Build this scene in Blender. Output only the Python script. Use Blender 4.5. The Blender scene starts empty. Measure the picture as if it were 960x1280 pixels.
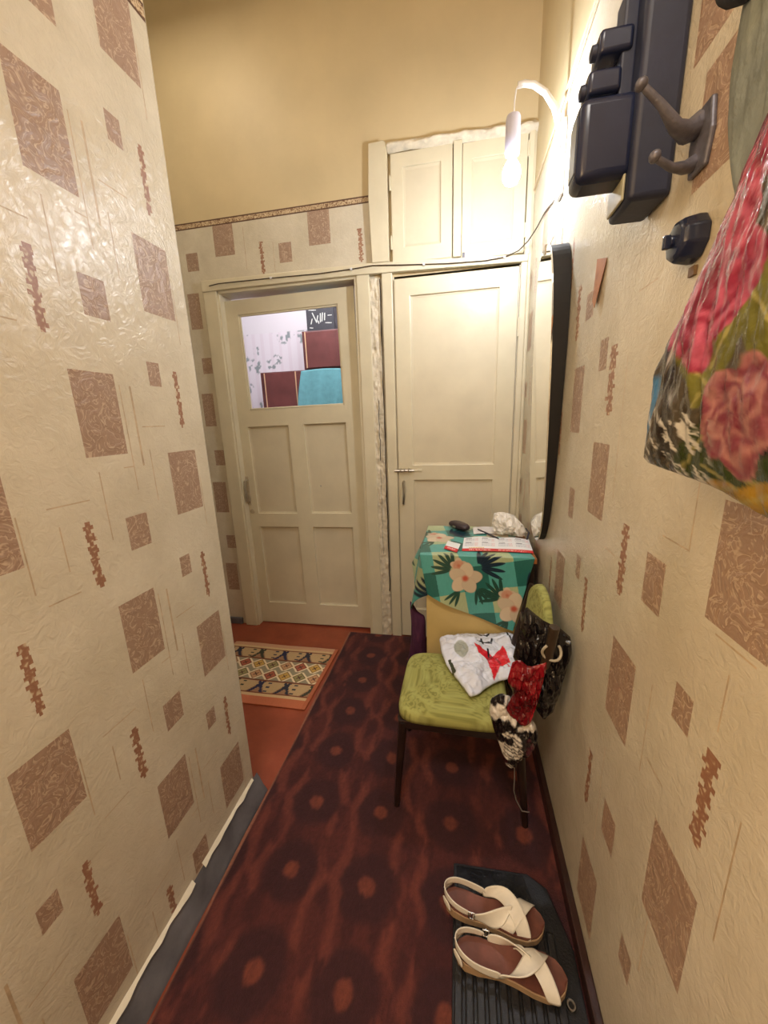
import bpy, bmesh, math, random
import numpy as np
from mathutils import Vector, Matrix

random.seed(7)
SC = bpy.context.scene
COL = SC.collection

# ------------------------------------------------------------------ camera
yaw, pitch, roll, FPX = 0.200949, 0.236016, -0.035134, 475.71
cy, sy, cp, sp = math.cos(yaw), math.sin(yaw), math.cos(pitch), math.sin(pitch)
fwd = Vector((-sy * cp, cy * cp, -sp)); rt = Vector((cy, sy, 0)); up = rt.cross(fwd)
c_, s_ = math.cos(roll), math.sin(roll)
r2 = c_ * rt + s_ * up; u2 = -s_ * rt + c_ * up
cam = bpy.data.cameras.new('camera'); cam.sensor_fit = 'HORIZONTAL'; cam.sensor_width = 36
cam.lens = FPX / 960 * 36; cam.clip_start = 0.02
camo = bpy.data.objects.new('camera', cam); COL.objects.link(camo)
m = Matrix((r2, u2, -fwd)).transposed().to_4x4(); m.translation = Vector((0, 0, 1.5))
camo.matrix_world = m
SC.camera = camo

# ------------------------------------------------------------------ world, lights, exposure
w = bpy.data.worlds.new('world'); SC.world = w; w.use_nodes = True
w.node_tree.nodes['Background'].inputs[0].default_value = (1.0, 0.9, 0.78, 1)
w.node_tree.nodes['Background'].inputs[1].default_value = 0.05
SC.view_settings.view_transform = 'Standard'; SC.view_settings.look = 'None'
SC.view_settings.gamma = 1; SC.view_settings.use_curve_mapping = False
SC.view_settings.exposure = 0.12

def area_light(name, loc, size, power, color, rot=(0, 0, 0)):
    l = bpy.data.lights.new(name, 'AREA'); l.shape = 'RECTANGLE'; l.size, l.size_y = size
    l.energy = power; l.color = color
    o = bpy.data.objects.new(name, l); o.location = loc; o.rotation_euler = rot; COL.objects.link(o); return o
BULB_STRENGTH = 440.0
area_light('hall_rear_fill', (-0.25, -0.8, 3.7), (0.6, 0.6), 36, (1.0, 0.94, 0.86))  # unseen fill added behind the camera, stands for no fixture
area_light('passage_fill', (-1.5, 1.75, 3.7), (0.4, 0.4), 6, (1.0, 0.85, 0.66))  # added fill that lifts the passage, no lamp hangs there
area_light('right_wall_warm_fill', (-0.79, -0.75, 1.9), (1.0, 0.9), 27, (1.0, 0.66, 0.34), (0, math.radians(-90), 0))  # added warm fill aimed across at the right wall, no real source
area_light('kitchen_fill', (-1.3, 3.1, 3.35), (1.6, 0.9), 40, (1.0, 0.97, 1.0), (math.radians(25), 0, 0))  # added area fill brightening the room past the glass, not a window

# ------------------------------------------------------------------ helpers
def lin(c):
    c = np.asarray(c, float)
    return np.where(c <= 0.04045, c / 12.92, ((c + 0.055) / 1.055) ** 2.4)
def rgb(r, g, b): return tuple(lin(np.array([r, g, b]) / 255.0).tolist()) + (1.0,)

class NT:
    def __init__(s, mat): s.t = mat.node_tree; s.n = s.t.nodes; s.l = s.t.links
    def new(s, ty, **k):
        n = s.n.new(ty)
        for a, v in k.items(): setattr(n, a, v)
        return n
    def link(s, a, b): s.l.new(a, b)
    def coords(s, kind='Object'): return s.new('ShaderNodeTexCoord').outputs[kind]
    def noise(s, scale, detail=4, rough=0.55, dist=0.0, vec=None):
        n = s.new('ShaderNodeTexNoise'); n.inputs['Scale'].default_value = scale
        n.inputs['Detail'].default_value = detail; n.inputs['Roughness'].default_value = rough
        n.inputs['Distortion'].default_value = dist
        s.link(vec or s.coords(), n.inputs['Vector']); return n.outputs['Fac']
    def ramp(s, fac, stops):
        r = s.new('ShaderNodeValToRGB'); e = r.color_ramp.elements
        while len(e) < len(stops): e.new(0.5)
        for i, (p, c) in enumerate(stops): e[i].position = p; e[i].color = c
        s.link(fac, r.inputs[0]); return r.outputs[0]
    def mix(s, fac, a, b, mode='MIX'):
        n = s.new('ShaderNodeMix', data_type='RGBA', blend_type=mode)
        if isinstance(fac, (int, float)): n.inputs[0].default_value = fac
        else: s.link(fac, n.inputs[0])
        for v, i in ((a, 6), (b, 7)):
            if isinstance(v, tuple): n.inputs[i].default_value = v
            else: s.link(v, n.inputs[i])
        return n.outputs[2]
    def math(s, op, a, b=0.0):
        n = s.new('ShaderNodeMath', operation=op)
        for v, i in ((a, 0), (b, 1)):
            if isinstance(v, (int, float)): n.inputs[i].default_value = v
            else: s.link(v, n.inputs[i])
        return n.outputs[0]
    def bump(s, h, strength, dist, bsdf):
        b = s.new('ShaderNodeBump'); b.inputs['Strength'].default_value = strength; b.inputs['Distance'].default_value = dist
        s.link(h, b.inputs['Height']); s.link(b.outputs[0], bsdf.inputs['Normal'])

def base(name, color=(0.5, 0.5, 0.5, 1), rough=0.5, metal=0.0, **k):
    mt = bpy.data.materials.new(name); mt.use_nodes = True
    t = NT(mt); b = mt.node_tree.nodes['Principled BSDF']
    b.inputs['Base Color'].default_value = color; b.inputs['Roughness'].default_value = rough
    b.inputs['Metallic'].default_value = metal
    for a, v in k.items(): b.inputs[a.replace('_', ' ')].default_value = v
    return mt, t, b

def mottled(name, c, var=0.08, scale=6, rough=0.5, bump=0.1, bscale=30, bdist=0.004, metal=0.0, **k):
    mt, t, b = base(name, c, rough, metal, **k)
    n = t.noise(scale, 5)
    d = tuple(max(0, x * (1 - var * 2)) for x in c[:3]) + (1,); e = tuple(min(1, x * (1 + var * 1.4)) for x in c[:3]) + (1,)
    t.link(t.ramp(n, [(0.3, d), (0.7, e)]), b.inputs['Base Color'])
    if bump: t.bump(t.noise(bscale, 4), bump, bdist, b)
    return mt

def attr_mat(name, rough=0.6, bump=0.0, bscale=200, bdist=0.002, **k):
    mt, t, b = base(name, rough=rough, **k)
    a = t.new('ShaderNodeAttribute', attribute_name='Col'); t.link(a.outputs['Color'], b.inputs['Base Color'])
    if bump: t.bump(t.noise(bscale, 3), bump, bdist, b)
    return mt

# ---- numpy noise for painted meshes
def _h(i, j, k=0):
    n = np.sin(i * 127.1 + j * 311.7 + k * 74.7) * 43758.5453
    return n - np.floor(n)
def vnoise(x, y, k=0):
    x = np.asarray(x, float); y = np.asarray(y, float)
    xi, yi = np.floor(x), np.floor(y); xf, yf = x - xi, y - yi
    xf = xf * xf * (3 - 2 * xf); yf = yf * yf * (3 - 2 * yf)
    return ((_h(xi, yi, k) * (1 - xf) + _h(xi + 1, yi, k) * xf) * (1 - yf) + (_h(xi, yi + 1, k) * (1 - xf) + _h(xi + 1, yi + 1, k) * xf) * yf)
def fbm(x, y, k=0, o=4):
    s = 0; a = 0.5; t = 0
    for i in range(o):
        s = s + a * vnoise(x * 2 ** i, y * 2 ** i, k + i * 13); t += a; a *= 0.55
    return s / t
def sm(a, b, x): t = np.clip((x - a) / (b - a), 0, 1); return t * t * (3 - 2 * t)
def C3(r, g, b): return lin(np.array([r, g, b]) / 255.0)
def lerp(c, col, f): f = np.clip(f, 0, 1)[..., None]; return c * (1 - f) + np.asarray(col) * f

# ---- objects
def link(o, parent=None):
    COL.objects.link(o)
    if parent is not None: o.parent = parent
    return o
def tag(o, label=None, cat=None, group=None, kind=None):
    if label: o['label'] = label
    if cat: o['category'] = cat
    if group: o['group'] = group
    if kind: o['kind'] = kind
    return o
def empty(name, loc=(0, 0, 0), rz=0.0, parent=None):
    o = bpy.data.objects.new(name, None); o.location = loc; o.rotation_euler = (0, 0, rz); o.empty_display_size = 0.05
    return link(o, parent)
def setattr_col(me, cols):
    a = me.color_attributes.new('Col', 'FLOAT_COLOR', 'POINT')
    d = np.ones((len(me.vertices), 4), 'f'); d[:, :3] = cols; a.data.foreach_set('color', d.ravel())

class MB:
    """collects shapes and links them as one mesh object"""
    def __init__(s): s.v = []; s.f = []; s.mi = []
    def add(s, vs, fs, mi=0):
        o = len(s.v); s.v += [tuple(v) for v in vs]; s.f += [tuple(i + o for i in f) for f in fs]; s.mi += [mi] * len(fs)
    def box(s, a, b, mi=0, M=None):
        (x0, y0, z0), (x1, y1, z1) = a, b
        x0, x1 = sorted((x0, x1)); y0, y1 = sorted((y0, y1)); z0, z1 = sorted((z0, z1))
        v = [Vector(p) for p in ((x0, y0, z0), (x1, y0, z0), (x1, y1, z0), (x0, y1, z0), (x0, y0, z1), (x1, y0, z1), (x1, y1, z1), (x0, y1, z1))]
        if M: v = [M @ p for p in v]
        s.add(v, [(3, 2, 1, 0), (4, 5, 6, 7), (0, 1, 5, 4), (1, 2, 6, 5), (2, 3, 7, 6), (3, 0, 4, 7)], mi)
    def tube(s, pts, r, n=10, mi=0, cap=True):
        pts = [Vector(p) for p in pts]; rs = r if isinstance(r, (list, tuple)) else [r] * len(pts)
        rings = []; prev = None
        for i, p in enumerate(pts):
            d = (pts[min(i + 1, len(pts) - 1)] - pts[max(i - 1, 0)]).normalized()
            if prev is None:
                a = d.cross(Vector((0, 0, 1)) if abs(d.z) < .9 else Vector((1, 0, 0))).normalized()
            else: a = (prev - d * prev.dot(d)).normalized()
            prev = a; b = d.cross(a)
            rings.append([p + (a * math.cos(t) + b * math.sin(t)) * rs[i] for t in [2 * math.pi * k / n for k in range(n)]])
        v = [q for rg in rings for q in rg]; f = []
        for i in range(len(pts) - 1):
            for k in range(n): f.append((i * n + k, i * n + (k + 1) % n, (i + 1) * n + (k + 1) % n, (i + 1) * n + k))
        if cap: f.append(tuple(range(n))[::-1]); f.append(tuple((len(pts) - 1) * n + k for k in range(n)))
        s.add(v, f, mi)
    def prism(s, outline, o, ux, uy, h, mi=0):
        """outline (a,b) in plane ux,uy at o, thickened by vector h"""
        o, ux, uy, h = Vector(o), Vector(ux), Vector(uy), Vector(h)
        n = len(outline); lo = [o + ux * a + uy * b for a, b in outline]; hi = [p + h for p in lo]
        s.add(lo + hi, [tuple(range(n))[::-1], tuple(range(n, 2 * n))] + [(i, (i + 1) % n, n + (i + 1) % n, n + i) for i in range(n)], mi)
    def lathe(s, prof, o, axis, n=24, mi=0):
        o, ax = Vector(o), Vector(axis).normalized()
        a = ax.cross(Vector((0, 0, 1)) if abs(ax.z) < .9 else Vector((1, 0, 0))).normalized(); b = ax.cross(a)
        v = []; f = []
        for (r, h) in prof:
            for k in range(n):
                t = 2 * math.pi * k / n; v.append(o + ax * h + (a * math.cos(t) + b * math.sin(t)) * r)
        for i in range(len(prof) - 1):
            for k in range(n): f.append((i * n + k, i * n + (k + 1) % n, (i + 1) * n + (k + 1) % n, (i + 1) * n + k))
        f.append(tuple(range(n))[::-1]); f.append(tuple((len(prof) - 1) * n + k for k in range(n)))
        s.add(v, f, mi)
    def build(s, name, mats, parent=None, smooth=False, bevel=0.0, seg=2, angle=40, subsurf=0, solid=0.0):
        me = bpy.data.meshes.new(name); me.from_pydata(s.v, [], s.f)
        if not isinstance(mats, (list, tuple)): mats = [mats]
        for q in mats: me.materials.append(q)
        me.polygons.foreach_set('material_index', s.mi)
        bm = bmesh.new(); bm.from_mesh(me); bmesh.ops.remove_doubles(bm, verts=bm.verts, dist=1e-6)
        bmesh.ops.recalc_face_normals(bm, faces=bm.faces); bm.to_mesh(me); bm.free()
        if smooth:
            me.polygons.foreach_set('use_smooth', [True] * len(me.polygons))
            try: me.set_sharp_from_angle(angle=math.radians(angle))
            except Exception: pass
        me.update()
        o = bpy.data.objects.new(name, me); link(o, parent)
        if solid: q = o.modifiers.new('solid', 'SOLIDIFY'); q.thickness = solid; q.offset = 0
        if bevel: q = o.modifiers.new('bevel', 'BEVEL'); q.width = bevel; q.segments = seg; q.limit_method = 'ANGLE'; q.angle_limit = math.radians(35)
        if subsurf: q = o.modifiers.new('sub', 'SUBSURF'); q.levels = q.render_levels = subsurf
        return o

def surf(name, mat, nu, nv, pos, col=None, parent=None, thick=0.0, smooth=True, closed=False):
    """painted grid surface; pos(U,V)->(...,3); col(U,V,P)->(...,3)"""
    U, V = np.meshgrid(np.linspace(0, 1, nu), np.linspace(0, 1, nv)); P = pos(U, V); P = np.stack(P, -1) if isinstance(P, tuple) else P
    v = P.reshape(-1, 3); i = np.arange(nu * nv).reshape(nv, nu)
    f = np.stack([i[:-1, :-1], i[:-1, 1:], i[1:, 1:], i[1:, :-1]], -1).reshape(-1, 4)
    me = bpy.data.meshes.new(name); me.from_pydata(v.tolist(), [], f.tolist()); me.materials.append(mat)
    if col is not None: setattr_col(me, col(U, V, P).reshape(-1, 3))
    if smooth: me.polygons.foreach_set('use_smooth', [True] * len(me.polygons))
    o = bpy.data.objects.new(name, me); link(o, parent)
    if thick: q = o.modifiers.new('solid', 'SOLIDIFY'); q.thickness = thick; q.offset = 0
    return o

def smooth_outline(pts, n):
    """closed polyline resampled with rounded corners"""
    p = np.array(pts, float)
    for _ in range(1):
        q = np.roll(p, -1, 0); p = np.stack([p * .88 + q * .12, p * .12 + q * .88], 1).reshape(-1, 2)
    q = np.vstack([p, p[:1]]); d = np.r_[0, np.cumsum(np.hypot(*np.diff(q, axis=0).T))]
    t = np.linspace(0, d[-1], n, endpoint=False)
    return np.stack([np.interp(t, d, q[:, 0]), np.interp(t, d, q[:, 1])], 1)

def pillow(name, mat, outline, place, depth, n=120, rings=34, col=None, parent=None, fold=0.0, fscale=(30, 12), center=None, back=0.5, power=0.5, seed=0):
    """stuffed sheet: outline in 2D (a,b); place(a,b,h)->xyz"""
    o2 = smooth_outline(outline, n); c = np.array(center if center else o2.mean(0))
    A = []; H = []; idx = []
    ts = np.linspace(0, 1, rings)
    for side in (1, -1):
        for t in ts[(0 if side > 0 else 1):]:
            rad = 1 - t if side > 0 else t
            if side < 0 and t == ts[-1]: rad = 1
            A.append(None)
    v = []; h = []
    # front: ring 0 = rim -> centre ; back the same
    def shell(sgn, skip):
        r = np.linspace(1, 0.02, rings)[skip:]
        a = c + (o2[None] - c) * r[:, None, None]
        bulge = (1 - r ** 2) ** power
        aa = a.reshape(-1, 2); bb = np.repeat(bulge, n)
        ridge = (np.abs(fbm(aa[:, 0] * fscale[0] + 9, aa[:, 1] * fscale[1], seed + 5, 4) - .5) * 2)
        hh = sgn * depth * bb * (1 if sgn > 0 else back) + fold * (ridge - .3) * np.minimum(1, bb * 2.2)
        return aa, hh
    f1, h1 = shell(1, 0); f2, h2 = shell(-1, 1)
    a = np.vstack([f1, f2]); h = np.r_[h1, h2]
    X = place(a[:, 0], a[:, 1], h); X = np.stack(X, -1)
    faces = []
    I = np.arange(rings * n).reshape(rings, n)
    J = np.vstack([I[:1], (np.arange((rings - 1) * n) + rings * n).reshape(rings - 1, n)])
    for K, flip in ((I, False), (J, True)):
        q = np.stack([K[:-1], np.roll(K[:-1], -1, 1), np.roll(K[1:], -1, 1), K[1:]], -1).reshape(-1, 4)
        if flip: q = q[:, ::-1]
        faces += q.tolist(); cap = K[-1].tolist(); faces.append(cap if not flip else cap[::-1])
    me = bpy.data.meshes.new(name); me.from_pydata(X.tolist(), [], faces); me.materials.append(mat)
    if col is not None: setattr_col(me, col(a[:, 0], a[:, 1], h))
    me.polygons.foreach_set('use_smooth', [True] * len(me.polygons))
    ob = bpy.data.objects.new(name, me); return link(ob, parent)

def ribbon(name, mat, pts, wid, parent=None, thick=0.0025, sub=2, bevel=0.0):
    """strap through pts [(x,y,z)], wid = list of half-width vectors"""
    v = []; f = []
    for p, q in zip(pts, wid): p = Vector(p); q = Vector(q); v += [p - q, p, p + q]
    for i in range(len(pts) - 1):
        for k in (0, 1): f.append((3 * i + k, 3 * i + k + 1, 3 * i + k + 4, 3 * i + k + 3))
    me = bpy.data.meshes.new(name); me.from_pydata([tuple(x) for x in v], [], f); me.materials.append(mat)
    me.polygons.foreach_set('use_smooth', [True] * len(f))
    o = bpy.data.objects.new(name, me); link(o, parent)
    q = o.modifiers.new('sub', 'SUBSURF'); q.levels = q.render_levels = sub
    q = o.modifiers.new('solid', 'SOLIDIFY'); q.thickness = thick; q.offset = 0
    return o

def copy_tree(o, parent=None):
    c = o.copy(); COL.objects.link(c); c.parent = parent
    for ch in list(o.children): copy_tree(ch, c)
    return c

# ------------------------------------------------------------------ materials
def wallpaper_mat(name, c1, c2):
    mt, t, b = base(name, rough=0.24)
    n = t.noise(5, 6, 0.65); n2 = t.noise(38, 5, 0.7, 1.5)
    a = t.ramp(n, [(0.32, c1), (0.68, c2)])
    a = t.mix(t.math('MULTIPLY', n2, 0.30), a, tuple(x * 0.72 for x in c1[:3]) + (1,))
    t.link(a, b.inputs['Base Color'])
    h = t.math('ADD', t.noise(34, 5, 0.6, 2.0), t.math('MULTIPLY', t.noise(4, 2), 2.0))
    t.bump(h, 0.42, 0.005, b)
    return mt
PAPER = wallpaper_mat('wallpaper', rgb(206, 197, 176), rgb(224, 216, 197))
PAPER_R = PAPER
def motif_mat():
    mt, t, b = base('wallpaper_motif', rough=0.42)
    n = t.noise(26, 3, 0.5, 1.2)
    s = t.math('FRACT', t.math('MULTIPLY', n, 7.0))
    k = t.ramp(s, [(0.0, rgb(212, 190, 164)), (0.22, rgb(160, 134, 116)), (0.6, rgb(166, 140, 121)), (0.82, rgb(148, 120, 104)), (1.0, rgb(210, 190, 166))])
    k = t.mix(t.math('MULTIPLY', t.noise(60, 3), .6), k, rgb(160, 132, 114))
    t.link(k, b.inputs['Base Color']); t.bump(s, 0.3, 0.002, b)
    return mt
MOTIF = motif_mat()
def ornament_mat():
    mt, t, b = base('wallpaper_scroll', rough=0.42)
    v = t.new('ShaderNodeTexVoronoi', feature='DISTANCE_TO_EDGE'); v.inputs['Scale'].default_value = 75
    m_ = t.new('ShaderNodeVectorMath', operation='ADD'); nz = t.new('ShaderNodeTexNoise'); nz.inputs['Scale'].default_value = 45
    sc = t.new('ShaderNodeVectorMath', operation='SCALE'); sc.inputs['Scale'].default_value = 0.016
    t.link(t.coords(), nz.inputs['Vector']); t.link(nz.outputs['Color'], sc.inputs[0]); t.link(t.coords(), m_.inputs[0]); t.link(sc.outputs[0], m_.inputs[1])
    t.link(m_.outputs[0], v.inputs['Vector'])
    k = t.ramp(v.outputs[0], [(0.0, rgb(150, 108, 86)), (0.22, rgb(162, 124, 100)), (0.30, rgb(196, 176, 148)), (1.0, rgb(216, 203, 178))])
    t.link(k, b.inputs['Base Color']); return mt
ORN = ornament_mat()
LINE = mottled('wallpaper_line', rgb(190, 170, 142), 0.12, 40, 0.45, 0)
def border_mat():
    mt, t, b = base('wallpaper_border', rough=0.5)
    n = t.noise(60, 2, 0.5, 2.5)
    t.link(t.ramp(n, [(0.4, rgb(120, 86, 62)), (0.5, rgb(190, 165, 130)), (0.7, rgb(214, 196, 165))]), b.inputs['Base Color']); return mt
BORDER = border_mat()
BLINE = mottled('border_edge', rgb(92, 62, 44), 0.1, 40, 0.5, 0)
PAINT = mottled('beige_wall_paint', rgb(212, 194, 154), 0.05, 2.2, 0.5, 0.25, 14, 0.006)
PLASTER = mottled('cracked_plaster', rgb(222, 212, 190), 0.10, 22, 0.6, 0.9, 26, 0.012)
CREAM = mottled('cream_gloss_paint', rgb(216, 207, 180), 0.035, 5, 0.32, 0.22, 24, 0.004)
CREAM2 = mottled('cream_door_panel_paint', rgb(212, 202, 176), 0.035, 5, 0.33, 0.22, 22, 0.004)
def floor_mat():
    mt, t, b = base('painted_floor', rough=0.3)
    n = t.noise(5, 6, 0.6)
    k = t.ramp(n, [(0.3, rgb(128, 58, 38)), (0.7, rgb(158, 78, 52))])
    t.link(k, b.inputs['Base Color']); t.bump(t.noise(9, 4), 0.3, 0.006, b); return mt
FLOOR = floor_mat()
SKIRT = mottled('grey_skirting_paint', rgb(104, 104, 110), 0.18, 9, 0.4, 0.6, 18, 0.008)
DARKWOOD = mottled('dark_brown_wood', rgb(38, 24, 20), 0.2, 12, 0.35, 0.1, 40)
SKIRT_R = mottled('dark_skirting_paint', rgb(52, 28, 24), 0.2, 9, 0.4, 0.3, 18, 0.004)
BROWNWOOD = mottled('brown_wood_edge', rgb(150, 92, 48), 0.15, 14, 0.4, 0.1, 60)
BLACKP = mottled('black_bakelite', rgb(30, 38, 66), 0.1, 10, 0.26, 0.06, 40)
BLACKG = mottled('black_bakelite_dull', rgb(36, 42, 66), 0.12, 10, 0.5, 0.15, 60)
RUBBER = mottled('black_rubber', rgb(24, 24, 27), 0.2, 30, 0.38, 0.3, 200)
METAL = mottled('steel', rgb(185, 180, 172), 0.1, 30, 0.28, 0.1, 80, metal=1.0)
DULLMETAL = mottled('painted_iron', rgb(104, 102, 112), 0.2, 30, 0.42, 0.4, 90, metal=0.3)
WHITEP = mottled('white_plastic', rgb(226, 226, 230), 0.03, 5, 0.35, 0)
BLACKM = mottled('dark_backing_shade', rgb(20, 18, 20), 0.1, 10, 0.6, 0)

# ------------------------------------------------------------------ wall grids (wallpaper printed on the walls)
def wallgrid(name, o, ua, va, u0, u1, v0, v1, rects, mats, wob=0.0):
    rects = unjag([r for r in rects if r[0] < u1 and r[1] > u0 and r[2] < v1 and r[3] > v0])
    us = {u0, u1}; vs = {v0, v1}
    for r in rects:
        for q in r[:2]:
            if u0 < q < u1: us.add(round(q, 4))
        for q in r[2:4]:
            if v0 < q < v1: vs.add(round(q, 4))
    us = sorted(us); vs = sorted(vs); o, ua, va = Vector(o), Vector(ua), Vector(va)
    V = [o + ua * u + va * v for v in vs for u in us]; nU = len(us); F = []; MI = []
    lut = np.zeros((len(vs) - 1, nU - 1), int); ua_, va_ = np.array(us), np.array(vs)
    for r in rects:
        i0, i1 = np.searchsorted(ua_, round(r[0], 4) - 1e-6), np.searchsorted(ua_, round(r[1], 4) - 1e-6); j0, j1 = np.searchsorted(va_, round(r[2], 4) - 1e-6), np.searchsorted(va_, round(r[3], 4) - 1e-6)
        lut[j0:j1, i0:i1] = r[4]
    lut = lut.tolist()
    for j in range(len(vs) - 1):
        for i in range(nU - 1):
            cu, cv = (us[i] + us[i + 1]) / 2, (vs[j] + vs[j + 1]) / 2; mi = 0
            mi = lut[j][i]
            if mi < 0: continue
            F.append((j * nU + i, j * nU + i + 1, (j + 1) * nU + i + 1, (j + 1) * nU + i)); MI.append(mi)
    me = bpy.data.meshes.new(name); me.from_pydata([tuple(x) for x in V], [], F)
    for q in mats: me.materials.append(q)
    me.polygons.foreach_set('material_index', MI)
    ob = bpy.data.objects.new(name, me); link(ob); ob['kind'] = 'structure'; return ob
WM = [PAPER, MOTIF, ORN, LINE, PAINT, BORDER, BLINE]
_orn = random.Random(5)
def jag(r):
    a, b, c, d, k = r; n = max(6, int((d - c) / .009)); out = []
    for i in range(n):
        ph = abs(math.sin(i * 1.15)) * .55 + _orn.uniform(.2, .45); w_ = min(1, ph) * (b - a) / 2; m_ = (a + b) / 2 + _orn.uniform(-.1, .1) * (b - a)
        out.append((round(m_ - w_, 4), round(m_ + w_, 4), round(c + (d - c) * i / n, 4), round(c + (d - c) * (i + 1) / n, 4), k))
    return out
def unjag(R_):
    o_ = []
    for r in R_: o_ += jag(r) if r[4] == 2 else [r]
    return o_
def tile(u, v, hu=1.0):
    """one wallpaper repeat 0.534 x 0.553 with origin (u,v)"""
    R = [(.424, .541, .142, .325, 1), (.401, .444, -.047, .015, 1), (.178, .290, .335, .524, 1), (.246, .313, .092, .178, 1),
         (.490, .514, -.16, .0, 2), (.134, .162, .036, .195, 2),
         (.300, .303, .24, .50, 3), (.27, .303, .30, .303, 3), (.200, .203, .135, .300, 3), (.07, .165, .240, .243, 3), (.085, .088, .10, .20, 3), (.03, .10, .046, .049, 3), (.36, .363, .2, .34, 3), (.35, .43, .398, .401, 3), (.545, .548, .08, .24, 3), (.33, .336, .30, .50, 3)]
    return [(u + a, u + b, v + c, v + d, k) for a, b, c, d, k in R]
def border(u0, u1, z0, z1, zt):
    return [(u0, u1, z1, zt, 4), (u0, u1, z0, z1, 5), (u0, u1, z0, z0 + .007, 6), (u0, u1, z1 - .007, z1, 6)]

# left wall: front face with the print, then the return face round its end
lr = []
for i in range(-5, 2):
    for j in range(0, 5): lr += tile(i * .534, j * .553)
lr += border(-1.7, 1.135, 2.53, 2.57, 3.9)
left = wallgrid('wall_left', (-.82, 0, 0), (0, 1, 0), (0, 0, 1), -1.7, 1.13, 0, 3.9, lr, WM)
def passage_rects(u0, n):
    r = []
    for i in range(n):
        for j in range(0, 5): r += tile(u0 + i * .534, j * .553)
    return r
mb = MB(); mb.add([(-.82, 1.13, 0), (-.828, 1.143, 0), (-.85, 1.148, 0), (-2.4, 1.148, 0), (-.82, 1.13, 3.9), (-.828, 1.143, 3.9), (-.85, 1.148, 3.9), (-2.4, 1.148, 3.9)],
                  [(0, 1, 5, 4), (1, 2, 6, 5), (2, 3, 7, 6)])
o = mb.build('wall_left_return', [PAPER], left)

# right wall
rr = [(.473, .594, 1.200, 1.378, 1), (.584, .633, .993, 1.060, 1), (.508, .547, .851, 1.021, 2), (.499, .629, .570, .775, 1), (.714, .785, 1.132, 1.235, 1),
      (.769, .889, .791, .990, 1), (.868, .910, 1.094, 1.260, 2), (1.034, 1.152, 1.228, 1.423, 1), (1.168, 1.208, 1.006, 1.078, 1), (1.086, 1.123, .872, 1.040, 2),
      (.924, .956, .432, .605, 2), (.762, .830, .483, .580, 1), (.814, .933, .115, .320, 1), (.627, .676, .320, .392, 1), (1.332, 1.442, .819, 1.015, 1),
      (1.293, 1.393, 1.441, 1.640, 1), (1.112, 1.168, 1.607, 1.684, 1), (1.040, 1.094, 1.493, 1.657, 2), (1.257, 1.325, 1.764, 1.835, 1), (1.383, 1.428, 1.726, 1.885, 2),
      (1.285, 1.342, 1.167, 1.265, 1), (.685, .800, 1.835, 1.995, 1), (.73, .845, 2.03, 2.20, 1),
      (.525, .528, 1.058, 1.150, 3), (.458, .461, .768, .983, 3), (.487, .566, 1.187, 1.190, 3), (.623, .688, .849, .852, 3), (.70, .703, .80, 1.0, 3), (.98, .983, 1.3, 1.62, 3),
      (.655, .658, 1.28, 1.46, 3), (.655, .74, 1.28, 1.283, 3), (.93, 1.0, 1.17, 1.173, 3), (.60, .603, .42, .56, 3), (.86, .863, .40, .70, 3), (.88, .96, 1.74, 1.743, 3), (.58, .67, 1.47, 1.473, 3)]
for j in range(0, 5):
    for i in range(-4, 1): rr += [q for q in tile(i * .534 - .05, j * .553 + .02) if q[1] < .40]
    for i in range(2, 5): rr += [q for q in tile(i * .534 - .05, j * .553 + .4) if q[0] > 1.47 and q[3] < 2.5]
rr += [(-1.7, 2.42, 2.60, 3.9, 4)]
right = wallgrid('wall_right', (.36, 0, 0), (0, 1, 0), (0, 0, 1), -1.7, 2.42, 0, 3.9, rr, WM)

# back wall with the two openings left out (door and closet)
BX = [(-1.500, -1.366, 2.519, 2.69, 1), (-.886, -.753, 2.513, 2.69, 1), (-1.079, -.998, 2.443, 2.548, 1), (-1.206, -1.177, 2.396, 2.569, 2), (-.593, -.560, 2.397, 2.568, 2),
      (-1.705, -1.624, 2.456, 2.557, 1), (-1.735, -1.651, 2.120, 2.331, 1), (-1.694, -1.623, 1.843, 1.942, 1), (-1.732, -1.647, 1.501, 1.717, 1), (-1.694, -1.616, 1.231, 1.337, 1),
      (-1.741, -1.639, .889, 1.112, 1), (-1.691, -1.609, .616, .715, 1), (-1.728, -1.637, .280, .495, 1), (-2.2, -2.08, .9, 1.1, 1), (-2.2, -2.08, 1.5, 1.7, 1), (-1.115, -1.112, 2.40, 2.56, 3), (-1.3, -1.297, 2.43, 2.66, 3)]
BX += border(-2.4, -.50, 2.686, 2.722, 3.9) + [(-.50, .36, 2.30, 3.9, 4)]
BX += [(-1.50, -.62, 0, 2.32, -1), (-.385, .305, 0.0, 2.30, -1), (-.388, .323, 2.362, 2.89, -1)]
back = wallgrid('wall_back', (0, 2.42, 0), (1, 0, 0), (0, 0, 1), -2.4, .36, 0, 3.9, BX, WM)
# wall behind the closet doors, and the far side of the doorway wall
mb = MB(); mb.box((-.46, 2.9, 0), (.40, 2.95, 3.0)); mb.box((-.50, 2.421, 0), (-.46, 2.95, 3.0)); mb.box((.36, 2.421, 0), (.40, 2.95, 3.0))
tag(mb.build('wall_closet', PAINT), kind='structure')
o = mb = MB(); mb.box((-2.4, 2.54, 2.33), (-.5, 2.56, 3.9)); mb.box((-2.4, 2.54, 0), (-1.56, 2.56, 2.4)); mb.box((-.55, 2.54, 0), (-.5, 2.56, 2.4))
PINK = mottled('pale_pink_wall_paint', rgb(226, 220, 222), 0.02, 3, 0.7, 0)
tag(mb.build('wall_doorway', PINK), kind='structure')

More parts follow.
